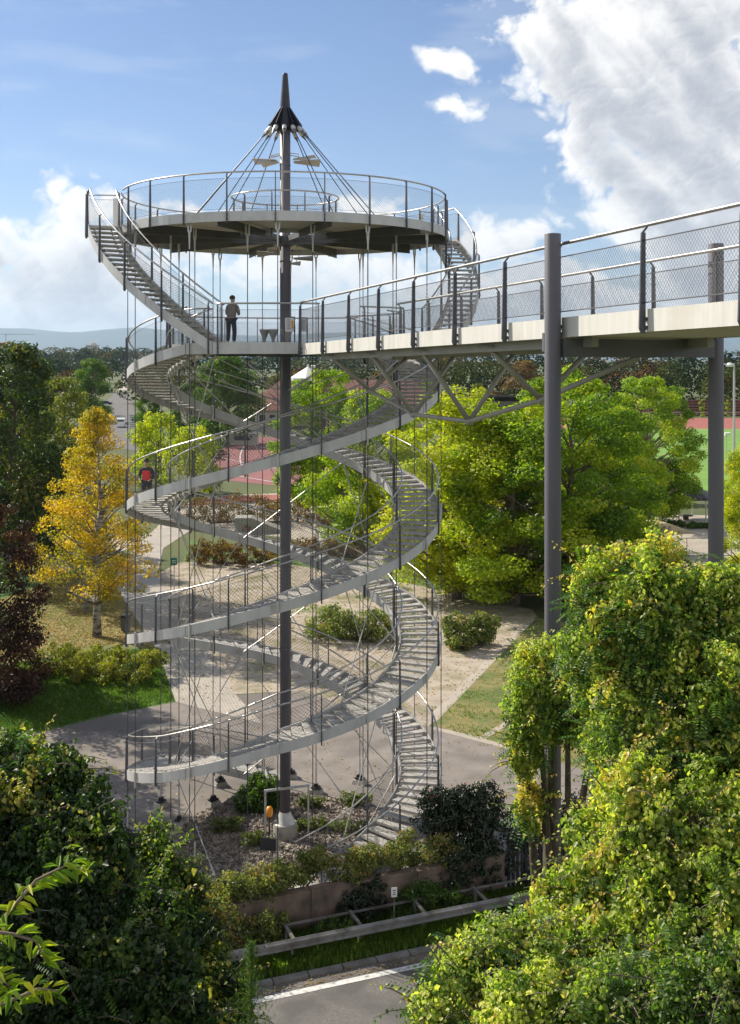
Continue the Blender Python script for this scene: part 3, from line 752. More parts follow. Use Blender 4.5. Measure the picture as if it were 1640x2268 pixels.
def crown_clumps(h, rx, z0, k, shape, seed, csize):
    rg = np.random.default_rng(seed); out = []
    tries = 0
    while len(out) < k and tries < k*30:
        tries += 1
        t = rg.random(); a = rg.random()*2*pi
        z = z0 + (h-z0)*t
        if shape == 'oval': env = rx*math.sqrt(max(0, 1-((t-.42)/.60)**2))
        elif shape == 'cone': env = rx*(1-t)**.75*(.35+.65*min(1, t/.18))
        elif shape == 'dome': env = rx*math.sqrt(max(0, 1-(max(t-.25, 0)/.78)**2))*(.7+.3*min(1, t/.25))
        else: env = rx*(1-.5*t)
        env *= .82 + .3*rg.random()
        rr = env*math.sqrt(rg.uniform(.12, 1.0))
        cs = csize*rg.uniform(.7, 1.3)*(1-.35*t)
        out.append((np.array([rr*cos(a), rr*sin(a), min(z, h-cs*.5)]), np.array([cs*1.15, cs*1.15, cs*.8]), rg.uniform(.2, .75)))
    out.append((np.array([0,0,h-csize*.5]), np.array([csize*.7, csize*.7, csize*.8]), .5))
    return out
def tree_meshes(h, rx, z0, tr, m_leaf, m_bark, n, ls, shape='oval', k=60, seed=1, csize=1.1, droop=None, tshift=0.0, upbias=.5, lean=0):
    cl = crown_clumps(h, rx, z0, k, shape, seed, csize)
    P, N, t, r = clump_leaves(cl, n, upbias)
    sz = ls*RNG.uniform(.65, 1.35, n)
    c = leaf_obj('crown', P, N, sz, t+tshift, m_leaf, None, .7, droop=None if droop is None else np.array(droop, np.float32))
    C.objects.unlink(c)
    b = MB(); rg = random.Random(seed); top = h*.86
    zz = np.linspace(0, top, 9); wob = [(rg.uniform(-1,1)*.02*h*z/top, rg.uniform(-1,1)*.02*h*z/top) for z in zz]
    b.tube([(wob[i][0], wob[i][1], z) for i, z in enumerate(zz)], [tr*(1.25 if i == 0 else 1)*(1-.85*(z/top)) + .01 for i, z in enumerate(zz)], 8)
    order = sorted(cl, key=lambda c_: c_[0][2])
    for c_ in order[::2]:
        p = c_[0]; zb = max(z0*.8, p[2] - math.hypot(p[0], p[1])*rg.uniform(.55, .95)); zb = min(zb, top*.95)
        wx = np.interp(zb, zz, [w_[0] for w_ in wob]); wy = np.interp(zb, zz, [w_[1] for w_ in wob])
        a = Vector((wx, wy, zb)); e = Vector(p); m_ = a.lerp(e, .5) + Vector((0,0,.06*h*rg.uniform(-.4, .6)))
        r0 = tr*(1-.85*zb/top)*.55 + .01
        b.tube([a, m_, e], [r0, r0*.6, .012], 5, caps=False)
    me = b.mesh('trunk', m_bark, True)
    return me, c.data
def tree(name, base, meshes, label, cat='tree', group=None, rz=0.0, s=1.0, sz=None):
    e = empty(name, base, rz); e.scale = (s, s, sz or s); tag(e, label, cat, group)
    for nm, me in zip(('trunk', 'crown'), meshes):
        link(bpy.data.objects.new(nm, me), e)
    return e

TMs = {}
TMs['birch'] = tree_meshes(13.8, 4.3, 2.4, .2, M['leaf_birch'], M['birch_bark'], 19000, .135, 'cone', 170, 3, .62, (0,0,-1.2), .02, .2)
TMs['birch_b'] = tree_meshes(12.0, 2.6, 3.4, .17, M['leaf_birch'], M['birch_bark'], 7000, .2, 'cone', 70, 4, .75, (0,0,-1.2), -.12, .2)
TMs['plane_a'] = tree_meshes(15.0, 5.2, 1.6, .3, M['leaf_plane'], M['plane_bark'], 52000, .2, 'oval', 150, 5, .95)
TMs['plane_b'] = tree_meshes(14.0, 5.4, .9, .28, M['leaf_plane'], M['plane_bark'], 52000, .2, 'dome', 170, 6, 1.0, None, .08)
TMs['plane_y'] = tree_meshes(14.0, 4.1, 1.5, .24, M['leaf_plane_y'], M['plane_bark'], 38000, .185, 'oval', 140, 7, .85)
TMs['green'] = tree_meshes(14.0, 5.0, 2.0, .3, M['leaf_green'], M['bark'], 17000, .32, 'dome', 90, 8, 1.3)
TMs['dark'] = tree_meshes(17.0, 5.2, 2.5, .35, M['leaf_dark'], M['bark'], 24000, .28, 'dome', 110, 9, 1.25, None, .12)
TMs['olive'] = tree_meshes(15.0, 4.2, 1.5, .3, M['leaf_olive'], M['bark'], 12000, .3, 'oval', 100, 10, 1.1, (0,0,-.8))
TMs['red'] = tree_meshes(10.0, 3.6, .4, .22, M['leaf_red'], M['bark'], 16000, .17, 'dome', 110, 12, .7)
TMs['bushy'] = tree_meshes(7.0, 3.6, .2, .14, M['leaf_plane_y'], M['bark'], 7000, .26, 'dome', 60, 13, .9, None, -.1)
TMs['russet'] = tree_meshes(12.0, 5.5, 1.0, .3, M['leaf_russet'], M['bark'], 7000, .4, 'dome', 70, 14, 1.4)
TMs['far_a'] = tree_meshes(13.0, 5.5, .6, .3, M['leaf_far'], M['bark'], 2600, .75, 'dome', 40, 15, 1.7)
TMs['far_b'] = tree_meshes(14.0, 4.6, .6, .3, M['leaf_olive'], M['bark'], 2600, .7, 'oval', 40, 16, 1.6)
TMs['far_c'] = tree_meshes(15.0, 4.0, .6, .3, M['leaf_dark'], M['bark'], 2600, .7, 'oval', 40, 17, 1.5)
TMs['far_d'] = tree_meshes(14.0, 5.0, .6, .3, M['leaf_plane'], M['bark'], 3000, .65, 'oval', 40, 18, 1.5)
TMs['cypress'] = tree_meshes(4.6, .9, .3, .07, M['leaf_plane'], M['bark'], 1600, .2, 'oval', 22, 19, .4)
def px_tree(name, key, X, Yb, Ytop, label, rz=0, wide=None, group=None, d=None):
    b = G(X, Yb) if d is None else Vector(((X-CX0)*d/FL, d, 0))
    h = CZ - (Ytop-HZ)*b.y/FL
    h0 = {'birch':13.8,'birch_b':12,'plane_a':15,'plane_b':14,'plane_y':14,'green':14,'dark':17,'olive':15,'red':10,'bushy':7,'russet':12,'far_a':13,'far_b':14,'far_c':15,'far_d':14,'cypress':4.6}[key]
    s = h/h0
    return tree(name, b, TMs[key], label, 'tree', group, rz, (wide or 1)*s, s)
px_tree('birch_tree', 'birch', 215, 1411, 905, 'tall golden yellow birch with white trunk on the leaf strewn lawn', 0.3, 1.18)
px_tree('birch_tree', 'birch_b', 190, 1356, 985, 'thinner darker birch trunk standing just behind the golden birch', 1.2)
px_tree('plane_tree', 'plane_y', 1012, 1325, 862, 'bright yellow plane tree closest behind the right flank of the stair tower', .4, 1.25)
px_tree('plane_tree', 'plane_b', 1140, 1338, 905, 'broad green yellow plane tree with low branches beside the bench', 1.4, 1.25)
px_tree('plane_tree', 'plane_a', 1265, 1330, 842, 'tall green plane tree directly behind the big grey bridge pillar', 2.2, 1.15)
px_tree('plane_tree', 'plane_a', 1437, 1160, 838, 'dark green plane tree with bare reddish trunk beside the round pavilion', 3.4, 1.05)
px_tree('plane_tree', 'plane_b', 1345, 1230, 900, 'green plane tree crown between the pillar and the pavilion tree', 5.0, 1.0)
px_tree('plane_tree', 'plane_y', 1660, 1330, 985, 'yellow leaved tree at the frame edge beyond the slimmer bridge pillar', 4.1, .72)
px_tree('plane_tree', 'plane_y', 985, 1190, 885, 'pale yellow tree showing under the bridge truss behind the stairs', 2.0, 1.1)
px_tree('plane_tree', 'plane_a', 715, 1140, 822, 'yellow green tree rising directly behind the tower mast', .9, 1.05)
px_tree('plane_tree', 'plane_b', 815, 1215, 868, 'green tree behind the tower between the mast and the right hand stairs', 4.4, .95)
px_tree('young_tree', 'bushy', 868, 1225, 1040, 'small bright yellow sapling behind the right hand stair flights', 1.2, 1.1)
px_tree('leafy_tree', 'green', 505, 985, 790, 'large rounded green tree in front of the red tiled building', .5, 1.15)
px_tree('leafy_tree', 'green', 415, 960, 850, 'dark rounded tree seen through the left stair curve', 2.6, 1.0)
px_tree('young_tree', 'bushy', 352, 1085, 915, 'yellow bushy tree beside the far end of the paved path', .3, .75)
px_tree('young_tree', 'bushy', 425, 1098, 945, 'golden green bush tree next to the red sports court', 3.3, .8)
px_tree('leafy_tree', 'green', 330, 1000, 862, 'light green tree beside the parking road, seen past the stair curve', 1.1, .7)
px_tree('leafy_tree', 'green', 203, 935, 796, 'bright green round tree standing out above the parked cars', 4.0, .95)
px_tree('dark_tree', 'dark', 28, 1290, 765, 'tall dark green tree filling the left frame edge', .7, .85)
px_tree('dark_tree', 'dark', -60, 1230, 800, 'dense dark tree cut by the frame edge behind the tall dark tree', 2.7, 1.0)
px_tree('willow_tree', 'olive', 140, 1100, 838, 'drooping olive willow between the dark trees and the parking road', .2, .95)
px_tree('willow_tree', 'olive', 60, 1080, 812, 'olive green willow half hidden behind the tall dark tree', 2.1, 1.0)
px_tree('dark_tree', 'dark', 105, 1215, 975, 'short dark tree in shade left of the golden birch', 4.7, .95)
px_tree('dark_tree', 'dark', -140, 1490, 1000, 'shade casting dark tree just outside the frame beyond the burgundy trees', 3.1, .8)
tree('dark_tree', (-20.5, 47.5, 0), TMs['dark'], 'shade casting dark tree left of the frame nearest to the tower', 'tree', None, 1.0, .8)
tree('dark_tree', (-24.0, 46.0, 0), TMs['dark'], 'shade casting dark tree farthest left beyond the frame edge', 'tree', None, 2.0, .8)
px_tree('purple_tree', 'red', -5, 1560, 1118, 'burgundy leaved tree in shade at the left edge of the lawn', .4, .78)
px_tree('purple_tree', 'red', -70, 1500, 1240, 'second burgundy tree crown pressed against the frame edge', 2.4, 1.1)
px_tree('russet_tree', 'russet', 1160, 905, 800, 'round copper brown tree beyond the grandstand roof', 1.0, .8)
px_tree('column_shrub', 'cypress', 1556, 925, 885, 'slim upright evergreen left of the slimmer pillar by the terraces', 0, .9)
px_tree('column_shrub', 'cypress', 1612, 925, 886, 'slim upright evergreen right of the slimmer pillar by the terraces', 1, .9)
px_tree('park_tree', 'far_d', 945, 940, 845, 'yellow green tree top beneath the bridge truss behind the brown woods', 1, .9)
px_tree('park_tree', 'far_b', 1060, 935, 850, 'olive tree top left of the grandstand roof', 2, 1)
px_tree('park_tree', 'far_d', 1270, 1010, 812, 'bright green tree top right behind the big pillar', 3, .7)

# far woods: one mass each
def woods(name, rows, n, ls, mats):
    # rows: (X0, X1, d, top Y) ; crowns side by side
    P, N, T, S = [], [], [], []
    for (X0, X1, d, yt0, yt1, hv, cw) in rows:
        x0, x1 = (X0-CX0)*d/FL, (X1-CX0)*d/FL
        x = x0
        while x < x1:
            f = (x-x0)/(x1-x0); yt = yt0 + (yt1-yt0)*f
            h = (CZ - (yt-HZ)*d/FL)*RNG.uniform(1-hv, 1+hv*.35); w = cw*RNG.uniform(.7, 1.4); tb = RNG.choice([.1,.25,.4,.55,.75,.95]) + RNG.normal()*.05
            m_ = int(n); dd = sph(m_); r = np.clip(RNG.normal(.94, .05, m_), .7, 1.1); dd[:, 2] = np.where(RNG.random(m_) < .6, np.abs(dd[:, 2]), dd[:, 2])
            c = np.array([x, d + RNG.uniform(-1, 1)*cw*1.2, h*.55])
            p = c + dd*r[:, None]*np.array([w, w, h*.46]); nn = dd + np.array([0,0,.35]) + RNG.normal(size=(m_,3))*.12
            P.append(p); N.append(nn); T.append(np.clip(tb + RNG.normal(0, .07, m_), 0, 1)); S.append(np.full(m_, ls*d)*RNG.uniform(.6, 1.4, m_))
            x += w*1.15
    o = leaf_obj(name, np.concatenate(P), np.concatenate(N), np.concatenate(S), np.concatenate(T), mats, None, .75)
    return tag(o, kind='stuff')
o = woods('far_woods', [(-500, 420, 1500, 770, 768, .06, 15), (-500, 420, 1150, 778, 776, .1, 13), (-420, 420, 760, 797, 795, .12, 9), (-420, 230, 560, 806, 806, .15, 8),
      (380, 1000, 1300, 776, 776, .1, 14), (380, 900, 800, 792, 790, .12, 10)], 360, .0022, M['leaf_far_dark'])
tag(o, 'band of dark distant woodland below the blue mountains', 'woods')
o = woods('hillside_woods', [(880, 2150, 620, 776, 768, .1, 9), (880, 2150, 480, 800, 782, .12, 8), (900, 2150, 390, 822, 800, .15, 6.5), (1340, 2200, 345, 835, 800, .12, 6), (900, 1330, 330, 862, 850, .2, 5)], 520, .0024, M['leaf_far'])
tag(o, 'autumn brown and green woods beyond the sports ground', 'woods')
o = woods('middle_woods', [(300, 700, 420, 830, 826, .15, 7), (640, 900, 430, 812, 806, .15, 7), (-380, 190, 330, 826, 820, .2, 7), (-380, 120, 230, 838, 838, .15, 6)], 560, .0028, M['leaf_far'])
tag(o, 'mixed green trees massed behind the buildings and the parking road', 'woods')

# ---------------------------------------------------------------- shrubs, hedges
def blob_plant(name, label, cat, blobs, n, ls, m, aspect=.6, shape='kite', stems=None, group=None, origin=None, droop=None, rows=None, tj=.0, part='foliage', extra=None):
    # blobs: (centre, radii, tint); irregular surface sprays
    org = Vector(origin) if origin is not None else Vector((blobs[0][0][0], blobs[0][0][1], 0))
    e = empty(name, org); tag(e, label, cat, group)
    fine = []
    for c, r, t in blobs:
        c = np.array(c, float) - np.array(org); r = np.array(r, float)
        k = int(np.clip(26 + (r[0]*r[2])*5*(1 if ls > .12 else 2), 26, 120))
        for d in sph(k):
            rr = min(r.mean(), r[0]*.9, r[2]*1.3)*RNG.uniform(.22, .42)
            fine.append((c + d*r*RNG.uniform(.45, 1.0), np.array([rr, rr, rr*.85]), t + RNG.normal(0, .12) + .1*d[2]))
    P, N, T, R_ = clump_leaves(fine, n, .35)
    keep = P[:, 2] + org.z > .05
    P, N, T = P[keep], N[keep], T[keep]
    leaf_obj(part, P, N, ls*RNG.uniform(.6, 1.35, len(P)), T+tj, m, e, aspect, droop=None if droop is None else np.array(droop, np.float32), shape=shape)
    b = MB()
    for c, r, t in blobs[:14]:
        c = Vector(c) - org; foot = Vector((c.x*.75, c.y*.75, -org.z))
        for q in range(4):
            dv = Vector(sph(1)[0]); dv.z = abs(dv.z); ee = c + Vector((dv.x*r[0], dv.y*r[1], dv.z*r[2]))*.75
            b.tube([foot + Vector((random.uniform(-.1,.1), random.uniform(-.1,.1), 0)), foot.lerp(ee, .55) + Vector((random.uniform(-.15,.15)*r[0], 0, 0)), ee], [.03+.012*r[2], .02+.008*r[2], .008], 5, caps=False)
    feet = sorted([(c[0]-org.x)*.75 for c, r, t in blobs[:14]]); fy = {(c[0]-org.x)*.75: (c[1]-org.y)*.75 for c, r, t in blobs[:14]}
    b.tube([(x, fy[x], .03-org.z) for x in [feet[0]-.25] + feet + [feet[-1]+.25] if x in fy] if len(set(feet)) > 1 else [(-.2,0,.03-org.z),(.2,0,.03-org.z)], .16, 5)
    b.build('stems', M['bark'], e, True)
    return e
def px_bush(name, label, X, Yb, w, h, m, n, ls, tint=.45, cat='shrub', depth=None, group=None, tj=0.0):
    b = G(X, Yb); s = b.y/FL; rx = w*s/2; hh = h*s; dp = depth or rx*.7
    k = max(1, int(round(rx/ (hh*.55)))); bl = []
    for i in range(k):
        f = (i+.5)/k*2-1
        bl.append(((b.x + f*(rx-rx/k*.2), b.y + dp*.5 + random.uniform(-.3,.3)*dp, hh*.48), (rx/k*1.2, dp, hh*.52*random.uniform(.85, 1.1)), tint))
    return blob_plant(name, label, cat, bl, n, ls, m, group=group, origin=(b.x, b.y+dp*.5, 0), tj=tj)
px_bush('shrub_bed', 'long green shrub bed with rust tips behind the tower stairs', 775, 1428, 195, 72, M['leaf_hedge'], 6500, .17, .5)
px_bush('shrub_bed', 'green shrub bed with orange flecks right of the stairs beside the stone strip', 1042, 1442, 138, 78, M['leaf_hedge'], 6000, .17, .5)
px_bush('russet_hedge', 'russet low hedge left of the mast beside a patch of grass', 512, 1255, 205, 52, M['leaf_russet'], 6000, .19, .45)
px_bush('russet_hedge', 'low russet ground hedge in front of the skate ramps right of the mast', 735, 1240, 210, 40, M['leaf_russet'], 5000, .19, .55)
px_bush('clipped_hedge', 'dark brown clipped hedge behind the grey skate ramp', 560, 1165, 330, 62, M['leaf_russet'], 7000, .22, .25)
px_bush('flower_hedge', 'olive and orange hedge row below the birches', 215, 1508, 300, 62, M['leaf_olive'], 11000, .14, .5, tj=.1)
px_bush('dark_bush', 'dark green bush beside the parking road', 440, 1040, 120, 90, M['leaf_dark'], 4000, .3, .3)
px_bush('ramp_bush', 'dark shrub at the foot of the stadium fence left of the pavilion', 1500, 1120, 90, 75, M['leaf_dark'], 3500, .25, .5)
px_bush('pavilion_hedge', 'low green hedge patch in front of the pavilion', 1475, 1168, 90, 14, M['leaf_green'], 1500, .2, .4)
px_bush('pavilion_hedge', 'low green hedge patch right of the pavilion path', 1555, 1172, 70, 14, M['leaf_green'], 1500, .2, .4)
px_bush('gravel_bush', 'leafy dark green bush on the gravel behind the mast', 572, 1800, 98, 80, M['leaf_green'], 4500, .12, .35)
for (X, Y, w, h, lab) in ((690, 1795, 60, 30, 'thin pale weed patch right of the mast on the gravel'), (790, 1790, 70, 30, 'yellow green weed tuft on the gravel near the stair foot'), (500, 1850, 70, 32, 'grassy weed patch on the gravel left of the entrance frame'),
        (690, 1845, 70, 30, 'weed tuft beside the concrete mast base'), (565, 1880, 80, 30, 'weed tuft in front of the orange lamp'), (770, 1850, 90, 26, 'pale grassy tuft between the bottom handrails')):
    px_bush('weed_tuft', lab, X, Y, w, h, M['leaf_hedge'], 900, .09, .35, 'weed')
# hedge on the wall, ivy tower, verge plants (road frame)
def wall_blobs(s0, s1, n_, zc, rx, rz, k, t, dn=.3):
    out = []
    for i in range(k):
        s = s0 + (s1-s0)*(i+.5)/k + random.uniform(-.2,.2); p = RD(s, n_ + random.uniform(-dn, dn))
        out.append(((p.x, p.y, zc + random.uniform(-.12,.12)), (rx*random.uniform(.8,1.25), .5, rz*random.uniform(.75,1.25)), t))
    return out
WN = 2.95
def rd_of(X, d):
    x = (X-CX0)*d/FL; v = Vector((x+.5, d-30.2, 0)); return v.dot(ld)
blob_plant('wall_hedge', 'loose green and rust hedge on top of the retaining wall below the stairs', 'hedge', wall_blobs(-5.2, 4.1, WN+.45, 1.60, .66, .46, 16, .6, .35), 20000, .085, M['leaf_hedge'], shape='leaf')
blob_plant('verge_shrub', 'yellow green shrub between the dark vine mass and the crash barrier', 'shrub', wall_blobs(-5.6, -2.9, 2.2, 1.2, .8, .85, 6, .66), 9000, .085, M['leaf_hedge'], shape='leaf', tj=.05)
blob_plant('wall_ivy', 'dark ivy hanging over the middle of the retaining wall', 'ivy', wall_blobs(.7, 1.9, WN-.15, .75, .42, .6, 4, .3, .08), 5000, .075, M['leaf_ivy'], shape='leaf')
bl = wall_blobs(4.1, 6.0, WN+.5, 2.45, .75, .95, 7, .35, .3) + wall_blobs(4.1, 6.1, WN+.1, 1.1, .6, .9, 6, .4, .2)
blob_plant('ivy_shrub', 'big dark ivy covered shrub with red creeper right of the stair foot', 'shrub', bl, 20000, .085, M['leaf_ivy'], shape='leaf')
blob_plant('wall_creeper', 'dark creeper on the fence behind the slim front of the big pillar', 'creeper', wall_blobs(6.6, 9.4, WN+.3, 1.7, .6, .8, 6, .4, .2), 7000, .085, M['leaf_ivy'], shape='leaf')
blob_plant('verge_shrub', 'low leafy shrub covering the foot of the wall behind the left barrier posts', 'shrub', wall_blobs(-3.6, -.9, 2.35, .5, .55, .5, 6, .5, .2), 7000, .08, M['leaf_hedge'], shape='leaf')
blob_plant('verge_shrub', 'leafy shrub at the foot of the wall just left of the dark ivy shrub', 'shrub', wall_blobs(2.4, 4.2, 2.5, .5, .5, .5, 5, .35, .2), 6000, .08, M['leaf_green'], shape='leaf')
for s, lab in ((-2.0,'broad leaved weeds below the left end of the wall'), (.2,'green weeds behind the second barrier post'), (2.6,'green weeds behind the marker post'), (5.0,'pale green weeds behind the barrier below the ivy shrub')):
    blob_plant('verge_weed', lab, 'weed', wall_blobs(s-.6, s+.6, 2.2, .22, .45, .25, 3, .35, .2), 1600, .09, M['leaf_green'], shape='leaf')
# grass of the verge, lawns and the fallen leaves: stuff
def scatter(name, pts, m, size, up, tint, aspect, label, cat, zo=.04, upn=1.0):
    n = len(pts); N = np.zeros((n,3)); 
    if up: N = RNG.normal(size=(n,3))*np.array([1,1,.12])
    else: N = np.array([0,0,1.0]) + RNG.normal(size=(n,3))*.28
    o = leaf_obj(name, pts, N, size*RNG.uniform(.6,1.4,n), tint, m, None, aspect, droop=np.array([0,0,2.2], np.float32) if up else None)
    return tag(tag(o, kind='stuff'), label, cat)
def in_poly(pts, poly):
    x, y = pts[:,0], pts[:,1]; c = np.zeros(len(pts), bool); n = len(poly)
    for i in range(n):
        x0, y0, x1, y1 = poly[i][0], poly[i][1], poly[i-1][0], poly[i-1][1]
        t = ((y0 > y) != (y1 > y)) & (x < (x1-x0)*(y-y0)/(y1-y0+1e-12)+x0); c ^= t
    return c
def poly_points(poly, n):
    a = np.array([[p[0], p[1]] for p in poly]); lo, hi = a.min(0), a.max(0)
    P = lo + RNG.random((n*4, 2))*(hi-lo); P = P[in_poly(P, a)][:n]; return P
S_ = RNG.uniform(-8, 9, 26000); N_ = .85 + 1.95*RNG.random(26000)
pv = np.stack([-.5 + ld.x*S_ + ln.x*N_, 30.2 + ld.y*S_ + ln.y*N_, .045 + .09*np.ones_like(S_)], -1)
scatter('verge_grass', pv, M['grass'], .26, True, RNG.random(26000)*.9, .12, 'rough grass growing along the road under the crash barrier', 'grass')
P = poly_points(gp([(-100,1690),(110,1616),(250,1581),(386,1554),(352,1448),(300,1440),(-60,1480)]), 30000)
scatter('lawn_grass', np.c_[P, np.full(len(P), .05)], M['grass'], .13, True, RNG.random(len(P))*.75, .2, 'short mown grass of the lawn left of the paved path', 'grass')
P = poly_points(gp([(-60,1480),(90,1452),(300,1420),(345,1444),(282,1340),(245,1288),(215,1265),(150,1275),(-60,1350)]), 22000)
scatter('birch_leaves', np.c_[P, np.full(len(P), .03)], M['litter'], .10, False, RNG.random(len(P))**1.3*.9, .7, 'yellow leaves fallen on the lawn under the birches', 'fallen leaves')
P = poly_points(gp([(349,1271),(400,1245),(640,1250),(860,1285),(1180,1350),(1190,1366),(950,1610),(800,1577),(668,1530),(520,1538),(400,1556)]), 5200)
scatter('square_leaves', np.c_[P, np.full(len(P), .03)], M['litter'], .11, False, RNG.random(len(P)), .7, 'brown and yellow leaves blown over the gravel square', 'fallen leaves')
P = poly_points(gp([(1186,1368),(1560,1440),(1500,1760),(1121,1654),(955,1606)]), 3500)
scatter('strip_leaves', np.c_[P, np.full(len(P), .03)], M['litter'], .10, False, RNG.random(len(P)), .7, 'dry leaves scattered right of the stone strip', 'fallen leaves')
P = poly_points(gp([(1186,1368),(1560,1440),(1500,1760),(1121,1654),(955,1606)]), 9000); keep = (np.sin(P[:,0]*1.7)+np.sin(P[:,1]*2.1+P[:,0]*.6) > .3)
P = P[keep]; scatter('strip_grass', np.c_[P, np.full(len(P), .05)], M['grass'], .14, True, RNG.random(len(P)), .25, 'patchy grass on the sandy ground right of the stone strip', 'grass')
P = poly_points(plaza, 2600)
scatter('plaza_leaves', np.c_[[(p[0],p[1]) for p in P], np.full(len(P), .03)], M['litter'], .09, False, RNG.random(len(P))*.8, .7, 'scattered dry leaves on the asphalt plaza', 'fallen leaves')
P = poly_points(gp([(640,1300),(900,1300),(1000,1345),(930,1420),(760,1400),(620,1350)]), 9000); keep = (np.sin(P[:,0]*.9)+np.sin(P[:,1]*1.3+P[:,0]*.5) > .1); P = P[keep]
scatter('square_grass', np.c_[P, np.full(len(P), .05)], M['grass'], .14, True, RNG.random(len(P)), .25, 'thin grass patches on the gravel square behind the mast', 'grass')
S_ = RNG.uniform(-8, 9, 900); N_ = .2 + .7*RNG.random(900)**2
P = np.stack([-.5 + ld.x*S_ + ln.x*N_, 30.2 + ld.y*S_ + ln.y*N_, np.full(900, .035)], -1)
scatter('gutter_leaves', P, M['litter'], .06, False, RNG.random(900)*.5, .7, 'dry leaves gathered along the road gutter', 'fallen leaves')
# gravel round the mast
ang_ = RNG.random(15000)*2*pi; rr_ = 3.85*np.sqrt(RNG.random(15000)); 
pg = np.stack([TX + rr_*np.cos(ang_), TY + rr_*np.sin(ang_), np.full(15000, .035)], -1)
M['stone'] = leafmat('river_stone', [(0,(.13,.11,.095)),(0.5,(.27,.23,.2)),(1,(.42,.37,.33))], 0.0, .8)
o = leaf_obj('gravel', pg, np.array([0,0,1.0]) + RNG.normal(size=(15000,3))*.5, .15*RNG.uniform(.5,1.3,15000), RNG.random(15000), M['stone'], None, .8, -.12)
tag(tag(o, kind='stuff'), 'grey brown stones round the concrete mast base', 'gravel')
b = MB(); b.lathe([(3.9, .016), (.2, .018)], (TX, TY, 0), 40, cap=False); tag(b.build('gravel_bed', M['sand']), kind='structure')
